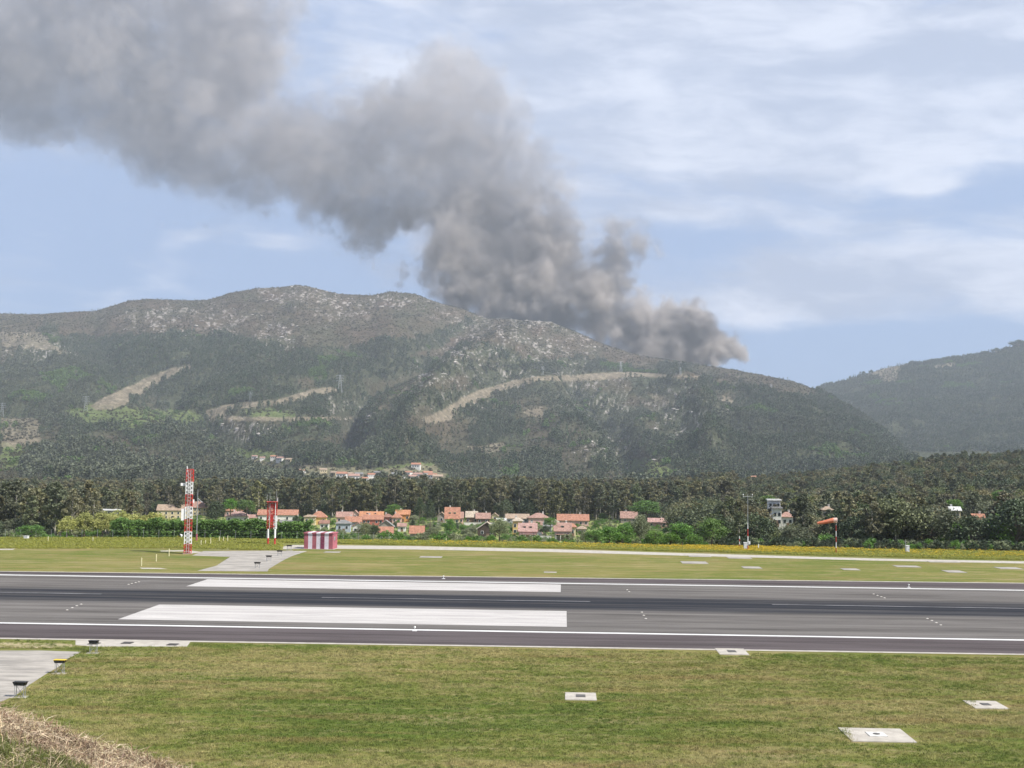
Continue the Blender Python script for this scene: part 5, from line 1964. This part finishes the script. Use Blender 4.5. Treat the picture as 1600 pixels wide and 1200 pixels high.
for x in (-5.3, 5.3):
    ab.tube((x, 0, 0), (x, 0, -2.2), 0.15, n=5)
py_arm = ab.mesh('cross_arm', M['steel'])
for px, py, h, hill, lb in ((134, 642, 23, 0, 'grey lattice pylon at the foot of the left clearing on the mountain'), (391, 627, 15, 0, 'small lattice pylon above the middle clearing'), (531, 613, 27, 0, 'tall lattice pylon at the right end of the middle clearing'),
                            (3, 652, 22, 0, 'lattice pylon at the left edge of the mountain slope'), (848, 587, 14, 0, 'lattice pylon on the long pale track, left one'), (970, 582, 17, 0, 'lattice pylon on the long pale track, middle one'),
                            (1063, 586, 12, 0, 'lattice pylon near the right end of the long pale track'), (1205, 612, 12, 0, 'small lattice pylon on the ridge right of the fire')):
    x, D, z = on_slope(px, py)
    o = empty('power_pylon', (x, D, z), 0.3)
    tag(o, lb, 'pylon', 'power pylons on the mountain')
    s = h / F * D / hp
    o.scale = (s * 1.2, s * 1.2, s)
    c = bpy.data.objects.new('lattice_body', py_body)
    COL.objects.link(c)
    c.parent = o
    for zc in (29, 24.5, 20):
        c = bpy.data.objects.new('cross_arm', py_arm)
        COL.objects.link(c)
        c.parent = o
        c.location.z = zc

# ------------------------------------------------------------------ straw bank in the near left corner
CREST = [(-300, 1060), (-60, 1100), (0, 1122), (60, 1138), (110, 1160), (160, 1175), (200, 1185), (240, 1199), (270, 1214), (320, 1245), (420, 1330), (700, 1560)]
cA, cT = curve_t(CREST)


def bank_z(X, Y):
    a = X / np.maximum(Y, 1)
    Dc = 30.0
    Xc = X                                     # crest height at this x
    t = np.interp(Xc / Dc, cA, cT)
    zc = H + t * Dc
    z = zc + (Dc - Y) * 0.035
    z = np.where(Y > Dc, zc - (Y - Dc) * 0.75, z)
    z = z + (fbm(X / 1.3, Y / 1.3, 95, 4) - 0.5) * 0.55 * np.clip((Y - 5) / 10, 0, 1)
    return np.maximum(z, -0.6)


xs, ys = np.linspace(-46, 14, 300), np.linspace(3, 46, 260)
XX, YY = np.meshgrid(xs, ys)
m_bank = mat('dry_bank_soil', (0.27, 0.215, 0.13), col2=(0.085, 0.105, 0.035), scale=0.9, detail=8, rough=1.0)
me = mesh_np('embankment', np.stack([XX, YY, bank_z(XX, YY)], -1).reshape(-1, 3), grid_faces(len(ys), len(xs)), [m_bank], smooth=True)
o = bpy.data.objects.new('embankment', me)
COL.objects.link(o)
tag(o, kind='structure')


def blades(seed, n, h, w, spread, bend, m, droop=0.0):
    r = np.random.default_rng(seed)
    V, Fs = [], []
    for k in range(n):
        b = np.array([*(r.normal(size=2) * spread), 0])
        d = r.normal(size=2)
        d /= np.linalg.norm(d)
        hh = h * (0.5 + 0.8 * r.random())
        side = np.array([-d[1], d[0], 0]) * w
        p0, p1 = b, b + np.array([*(d * bend * hh * 0.35), hh * (0.6 - droop * 0.3)])
        p2 = b + np.array([*(d * bend * hh), hh * (1 - droop)])
        i = len(V)
        V += [p0 - side, p0 + side, p1 - side * 0.8, p1 + side * 0.8, p2]
        Fs += [[i, i + 1, i + 3, i + 2], [i + 2, i + 3, i + 4]]
    return mesh_np('blades', np.array(V), Fs, [m])


M['straw'] = mat('dry_straw', (0.56, 0.46, 0.31), col2=(0.33, 0.26, 0.165), scale=4, rnd=0.7, rough=0.9, trans=0.15)
M['straw_dark'] = mat('dead_brown_stalk', (0.24, 0.16, 0.11), scale=4, rnd=0.6, rough=0.9)
M['weed'] = mat('green_weed', (0.190, 0.215, 0.060), col2=(0.130, 0.150, 0.045), scale=4, rnd=0.6, trans=0.25)
n = 26000
px = rng.uniform(-120, 340, n)
D = rng.uniform(22, 31.2, n)
X = at(px, np.full(n, 1150))[0] * D
Z = bank_z(X, D)
qx, qy = to_px(X, D, Z)
cy = np.interp(qx, [c[0] for c in CREST], [c[1] for c in CREST])
dep = qy - cy
pn = fbm(X / 1.6, D / 1.6, 97, 3)
straw = (dep < 48 + (pn - 0.5) * 90 + np.clip(qx - 60, 0, 200) * 0.25)
kind = np.where(straw, rng.choice([0, 1, 1, 2, 5, 6, 1], n), rng.choice([3, 3, 4, 0, 1, 2], n))
scatter('straw', np.stack([X, D, Z], 1), rots(n, 0.35), rng.uniform(0.6, 1.35, (n, 1)) * np.ones((1, 3)), kind,
        proto_collection('bank_stalks', [blades(11, 7, 0.22, 0.007, 0.09, 1.3, M['straw'], 0.75), blades(12, 6, 0.20, 0.006, 0.10, 1.2, M['straw_dark'], 0.65), blades(13, 6, 0.26, 0.006, 0.08, 1.4, M['straw'], 0.8),
                                           blades(14, 14, 0.16, 0.008, 0.08, 0.6, M['weed']), blades(15, 12, 0.22, 0.007, 0.06, 0.4, M['weed']), blades(16, 4, 0.42, 0.008, 0.12, 1.3, M['straw'], 0.85), blades(17, 4, 0.36, 0.009, 0.12, 1.5, M['straw_dark'], 0.80)]),
        'tangled dry straw and green weeds on the bank in the near left corner', 'straw')

# ------------------------------------------------------------------ grass tufts and yellow flowers


def tuft_material(name, flower=False):
    m = bpy.data.materials.new(name)
    m.use_nodes = True
    m.node_tree.nodes.clear()
    t = NT(m.node_tree)
    vec = t.n('ShaderNodeNewGeometry').outputs['Position']
    big = t.noise(t.scalev(vec, (0.35, 1.0, 0)), 0.075, 5, 0.55, 0.4)
    mid = t.noise(t.scalev(vec, (0.6, 1, 0)), 0.55, 6, 0.65)
    f = t.m('ADD', t.m('MULTIPLY', big, 0.5), t.m('MULTIPLY', mid, 0.5))
    c = t.ramp(f, [(0.40, (0.105, 0.152, 0.024)), (0.48, (0.172, 0.200, 0.042)), (0.56, (0.320, 0.280, 0.115))])
    vec = t.scalev(vec, (1, 1, 0))
    band = t.noise(t.v('ADD', t.scalev(vec, (0.05, 0.42, 1)), (3, 19, 0)), 1.0, 5, 0.62, 0.3)
    c = t.mix(t.m('MULTIPLY', t.smooth(band, 0.52, 0.66), 0.50), c, (0.260, 0.175, 0.080))
    band2 = t.noise(t.v('ADD', t.scalev(vec, (0.09, 0.9, 1)), (53, 9, 0)), 1.0, 5, 0.62, 0.3)
    c = t.mix(t.m('MULTIPLY', t.smooth(band2, 0.52, 0.66), 0.55), c, (0.100, 0.160, 0.024))
    band3 = t.noise(t.v('ADD', t.scalev(vec, (0.12, 1.6, 1)), (23, 91, 0)), 1.0, 4, 0.6, 0.2)
    c = t.mix(t.m('MULTIPLY', t.smooth(band3, 0.56, 0.70), 0.35), c, (0.420, 0.350, 0.200))
    r = t.n('ShaderNodeObjectInfo').outputs['Random']
    c = t.mix(1.0, c, t.ramp(r, [(0.0, 0.55), (1.0, 1.45)]), 'MULTIPLY')
    b = t.n('ShaderNodeBsdfPrincipled')
    t.put(b.inputs['Base Color'], c)
    b.inputs['Roughness'].default_value = 0.9
    tr = t.n('ShaderNodeBsdfTranslucent')
    t.put(tr.inputs[0], c)
    mx = t.n('ShaderNodeMixShader')
    mx.inputs[0].default_value = 0.25
    t.put(mx.inputs[1], b.outputs[0])
    t.put(mx.inputs[2], tr.outputs[0])
    o = t.n('ShaderNodeOutputMaterial')
    t.put(o.inputs[0], mx.outputs[0])
    return m


M['tuft'] = tuft_material('short_grass')
M['flower'] = mat('yellow_petal', (0.62, 0.46, 0.05), var=0.15, scale=5, rough=0.8, trans=0.2)
ex_boxes = [(884, 934, 1083, 1096), (1334, 1434, 1138, 1162), (1526, 1578, 1095, 1109), (1126, 1172, 1012, 1025)]
n = 150000
D = np.sqrt(rng.uniform(57 ** 2, 105 ** 2, n))
a = rng.uniform(-0.47, 0.47, n)
X = a * D
c_, s_ = math.cos(RW), math.sin(RW)
vv = -(X - ox) * s_ + (D - oy) * c_
px, py = to_px(X, D, np.zeros(n))
ok = (vv < -37.2)
for b in ex_boxes:
    ok &= ~((px > b[0] - 2) & (px < b[1] + 2) & (py > b[2]) & (py < b[3] + 1))
ok &= ~inside(px, py, [(-60, 1012), (60, 1014), (130, 1016), (106, 1030), (95, 1043), (78, 1054), (50, 1072), (30, 1086), (5, 1099), (-60, 1104)])
ok &= ~((px > 115) & (px < 300) & (py < 1011))
ok &= ~((px < 112) & (py < 1012) & (rng.random(n) < 0.7))
dens = 0.55 + 0.9 * (fbm(X / 6, D / 2.4, 33, 4) - 0.35)
ok &= rng.random(n) < dens
pts = np.stack([X, D, np.zeros(n)], 1)[ok]
print('tufts', len(pts))
scatter('grass', pts, rots(len(pts), 0.15), rng.uniform(0.5, 1.3, (len(pts), 1)) * np.ones((1, 3)), rng.integers(0, 3, len(pts)),
        proto_collection('grass_tuft', [blades(21, 16, 0.11, 0.009, 0.09, 0.7, M['tuft'], 0.2), blades(22, 14, 0.08, 0.009, 0.11, 0.9, M['tuft'], 0.3), blades(23, 18, 0.14, 0.008, 0.07, 0.5, M['tuft'], 0.1)]),
        'short patchy mown grass between the runway and the viewer', 'grass')


M['meadow'] = mat('meadow_grass', (0.36, 0.35, 0.075), col2=(0.20, 0.225, 0.045), scale=3, rnd=0.5, trans=0.35, rough=0.8)


def flower_mesh(seed, nb, nf_, h):
    r = np.random.default_rng(seed)
    me1 = blades(seed, nb, h, 0.022, 0.20, 0.7, M['meadow'], 0.2)
    V, Fs = [], []
    for k in range(nf_):
        p = np.array([r.normal() * 0.25, r.normal() * 0.25, h * (0.8 + 0.4 * r.random())])
        for q in range(2):
            u = r.normal(size=3)
            u /= np.linalg.norm(u)
            w = np.cross(u, r.normal(size=3))
            w /= np.linalg.norm(w)
            i = len(V)
            V += [p - u * .05, p - w * .05, p + u * .05, p + w * .05]
            Fs.append([i, i + 1, i + 2, i + 3])
    me2 = mesh_np('petals', np.array(V), Fs, [M['flower']])
    return (me1, me2)


fl = proto_collection('flower_clump', [flower_mesh(31, 20, 9, 0.34), flower_mesh(32, 20, 4, 0.30), (blades(33, 22, 0.26, 0.024, 0.24, 0.8, M['meadow'], 0.2),) * 1])
n = 60000
px = rng.uniform(-60, 1660, n)
a = at(px, np.full(n, 850))[0]
De = np.interp(a, eA, eD)
yr_ = np.interp(px, [-60, 440, 640, 860, 1040, 1360, 1660], [846, 848, 852.0, 856.5, 861.5, 870, 877])
_, tt = at(px, yr_)
Dn = -H / tt
D = Dn + (De + 6 - Dn) * rng.random(n)
D = np.where(px < 440, De - 22 + 28 * rng.random(n), D)
X = a * D
Z = ground_z(X, D)
yl = np.clip((px - 560) / 300, 0.04, 1) * np.clip((D - Dn) / (De - Dn + 1e-6) * 1.6 - 0.2, 0, 1)
yl *= np.clip((fbm(X / 7, D / 4, 51, 3) - 0.30) * 3.2, 0, 1)
isf = rng.random(n) < yl * (0.09 + 0.34 * np.exp(-((px - 1170) / 140) ** 2))
kind = np.where(isf, rng.integers(0, 2, n), 2)
ok = (D > 150) & (isf | (rng.random(n) < 0.6))
scatter('wildflowers', np.stack([X, D, Z], 1)[ok], rots(ok.sum(), 0.1), rng.uniform(0.7, 1.3, (ok.sum(), 1)) * np.ones((1, 3)), kind[ok], fl,
        'taller grass with a band of yellow wildflowers along the far edge of the field', 'wildflowers')

# ------------------------------------------------------------------ smoke plume (a real volume, drifting up and left from the ridge)
PUFFS = [  # px, py, rx, ry, depth offset (m), weight
    (1135, 560, 28, 20, 0, 1.2), (1060, 515, 52, 38, 20, 1.3), (1015, 500, 50, 42, 40, 1.2), (1100, 552, 46, 26, 0, 1.3), (1045, 545, 60, 26, 0, 1.3), (1112, 545, 38, 26, 0, 1.2), (1078, 515, 42, 32, 30, 1.0), (1070, 486, 28, 24, 40, .9), (1030, 540, 66, 30, 10, 1.15), (1000, 548, 40, 18, 0, .9), (985, 525, 64, 34, 30, 1.1),
    (938, 505, 56, 44, 50, 1.2), (950, 535, 36, 16, 10, 1.0), (988, 382, 46, 40, 150, 1.2), (972, 425, 30, 32, 130, .75), (940, 455, 55, 44, 110, 1.0), (895, 475, 62, 55, 100, 1.15), (905, 395, 64, 72, 200, .62),
    (845, 465, 55, 62, 120, 1.0), (785, 440, 66, 76, 150, 1.35), (712, 430, 55, 60, 180, 1.1), (725, 372, 70, 66, 220, 1.25), (815, 330, 56, 62, 240, 1.0), (812, 252, 58, 54, 300, 1.1), (835, 385, 45, 50, 200, .9),
    (690, 168, 96, 84, 450, 1.25), (750, 205, 50, 55, 400, 1.0), (625, 250, 130, 105, 480, 1.35), (715, 290, 100, 80, 380, 1.15), (560, 310, 110, 75, 520, 1.1), (520, 215, 125, 95, 560, 1.1), (572, 372, 40, 46, 500, .9),
    (430, 215, 140, 92, 700, 1.0), (330, 195, 125, 92, 800, 1.0), (410, 285, 120, 48, 700, 1.0), (250, 225, 90, 62, 900, 1.0), (245, 115, 190, 115, 950, 1.1), (90, 95, 200, 112, 1100, 1.15), (370, 55, 112, 118, 950, 1.2),
    (60, 10, 220, 110, 1200, 1.1), (-80, 110, 160, 110, 1200, 1.0), (150, 180, 120, 50, 1000, .9), (620, 415, 60, 46, 300, .42), (350, 345, 130, 40, 800, .22), (300, 380, 80, 40, 900, .12), (560, 120, 60, 60, 600, .25), (20, 180, 120, 50, 1100, .5),
    (860, 498, 64, 30, 60, 1.2), (740, 478, 60, 40, 90, 1.2), (900, 510, 50, 26, 40, 1.2), (800, 485, 50, 30, 80, 1.0), (1120, 530, 30, 26, 0, .9), (1090, 560, 50, 18, -10, 1.1), (1050, 552, 50, 18, -10, .9), (1010, 535, 50, 26, 0, 1.0), (965, 480, 50, 36, 60, .8), (865, 295, 50, 48, 280, 1.2), (850, 355, 52, 56, 220, 1.2), (800, 175, 44, 46, 380, 1.2), (755, 120, 50, 46, 420, 1.2), (700, 85, 60, 46, 450, 1.1), (780, 300, 70, 80, 300, 1.2), (820, 420, 60, 60, 160, 1.1), (300, 250, 120, 60, 800, 1.0), (60, 150, 150, 60, 1100, .9), (190, 215, 90, 50, 950, .8), (280, -40, 260, 70, 1000, 1.2), (610, 60, 60, 40, 600, .12)]
BASE_D = 4560.0
vol = bpy.data.volumes.new('smoke')
vo = bpy.data.objects.new('smoke', vol)
COL.objects.link(vo)
tag(vo, 'grey-brown wildfire smoke plume rising from the ridge and drifting up to the left', 'smoke', None, 'stuff')
g = bpy.data.node_groups.new('smoke_plume', 'GeometryNodeTree')
g.interface.new_socket('Geometry', in_out='INPUT', socket_type='NodeSocketGeometry')
g.interface.new_socket('Geometry', in_out='OUTPUT', socket_type='NodeSocketGeometry')
t = NT(g)
pos = t.n('GeometryNodeInputPosition').outputs[0]
w1 = t.noise(pos, 0.0032, 3, 0.55, out=1)
w2 = t.noise(pos, 0.011, 3, 0.6, out=1)
wv = t.v('ADD', t.v('SCALE', t.v('SUBTRACT', w1, (0.5, 0.5, 0.5)), None, scale=230.0), t.v('SCALE', t.v('SUBTRACT', w2, (0.5, 0.5, 0.5)), None, scale=185.0))
wp = t.v('ADD', pos, wv)
tot = None
mn, mx_ = np.full(3, 1e9), np.full(3, -1e9)
for px, py, rx, ry, dd, w in PUFFS:
    D = BASE_D + dd
    c = P(px, py, D)
    s = D / F
    r = ((rx * s) * 1.22, max(min(rx, ry) * s * 1.25, 60), (ry * s) * 1.22)
    mn = np.minimum(mn, np.array(c) - np.array(r) - 60)
    mx_ = np.maximum(mx_, np.array(c) + np.array(r) + 60)
    q = t.v('DIVIDE', t.v('SUBTRACT', wp, tuple(c)), r)
    d2 = t.v('DOT_PRODUCT', q, q, out=1)
    f = t.m('MULTIPLY', t.m('SUBTRACT', 1.0, d2, clamp=True), w)
    tot = f if tot is None else t.m('ADD', tot, f)
n3 = t.noise(t.v('ADD', pos, t.v('SCALE', t.v('SUBTRACT', w1, (0.5, 0.5, 0.5)), None, scale=-300.0)), 0.0085, 8, 0.76)
n4 = t.noise(pos, 0.0022, 3, 0.5)
er = t.m('SUBTRACT', t.m('MULTIPLY', n3, 3.2), 1.30)
den = t.m('SUBTRACT', t.m('MINIMUM', tot, 1.5), t.m('MULTIPLY', er, 0.95))
den = t.m('MULTIPLY', den, t.m('MULTIPLY_ADD', t.m('ADD', n4, t.m('MULTIPLY', t.m('SUBTRACT', n3, 0.5), -0.8)), 2.6, -0.42))
bil = t.m('ABSOLUTE', t.m('SUBTRACT', t.noise(t.v('ADD', pos, t.v('SCALE', w2, None, scale=60.0)), 0.0105, 5, 0.6), 0.5))
den = t.m('SUBTRACT', den, t.m('MULTIPLY', t.m('SUBTRACT', 1.0, t.m('MULTIPLY', bil, 9.0), clamp=True), 0.42))
den = t.smooth(den, 0.0, 0.80)
den = t.m('ADD', den, t.m('MULTIPLY', t.m('MULTIPLY', t.smooth(tot, 0.02, 0.5), t.smooth(n3, 0.44, 0.66)), 0.09))
spz = t.n('ShaderNodeSeparateXYZ')
t.put(spz.inputs[0], pos)
bst = t.n('ShaderNodeMapRange')
t.put(bst.inputs[0], spz.outputs[2])
bst.inputs[1].default_value = 350
bst.inputs[2].default_value = 1150
bst.inputs[3].default_value = 5.0
bst.inputs[4].default_value = 0.58
den = t.m('MULTIPLY', den, bst.outputs[0])
den = t.m('MULTIPLY', den, t.smooth(tot, 0.0, 0.22))
vc = t.n('GeometryNodeVolumeCube')
t.put(vc.inputs['Density'], den)
mn[1] = max(mn[1], 4300)
vc.inputs['Min'].default_value = tuple(mn)
vc.inputs['Max'].default_value = tuple(mx_)
VOX = 10.0
for nm, k in (('Resolution X', 0), ('Resolution Y', 1), ('Resolution Z', 2)):
    vc.inputs[nm].default_value = int((mx_[k] - mn[k]) / VOX)
ms = bpy.data.materials.new('smoke')
ms.use_nodes = True
ms.node_tree.nodes.clear()
tm_ = NT(ms.node_tree)
pv = tm_.n('ShaderNodeVolumePrincipled')
scoord = tm_.n('ShaderNodeTexCoord').outputs['Object']
snz = tm_.noise(scoord, 0.0052, 3, 0.6, 0.6)
tm_.put(pv.inputs['Color'], tm_.mix(tm_.smooth(snz, 0.40, 0.60), (0.38, 0.355, 0.35), (0.71, 0.655, 0.61)))
pv.inputs['Density'].default_value = 0.0105
pv.inputs['Anisotropy'].default_value = 0.2
oo = tm_.n('ShaderNodeOutputMaterial')
tm_.put(oo.inputs['Volume'], pv.outputs[0])
vol.materials.append(ms)
sm = t.n('GeometryNodeSetMaterial')
sm.inputs['Material'].default_value = ms
t.put(sm.inputs[0], vc.outputs[0])
gout = t.n('NodeGroupOutput')
t.put(gout.inputs[0], sm.outputs[0])
md = vo.modifiers.new('plume', 'NODES')
md.node_group = g
print('smoke box', mn, mx_)

# ------------------------------------------------------------------ haze
hz = MB().box(-5200, 5200, -150, 9200, -620, 3000).build('haze', [])
hmz = bpy.data.materials.new('haze')
hmz.use_nodes = True
hmz.node_tree.nodes.clear()
th_ = NT(hmz.node_tree)
hv = th_.n('ShaderNodeVolumePrincipled')
hv.inputs['Color'].default_value = (0.80, 0.88, 1.0, 1)
hv.inputs['Density'].default_value = 0.000058
hv.inputs['Anisotropy'].default_value = 0.0
ho_ = th_.n('ShaderNodeOutputMaterial')
th_.put(ho_.inputs['Volume'], hv.outputs[0])
hz.data.materials.append(hmz)
tag(hz, kind='stuff')
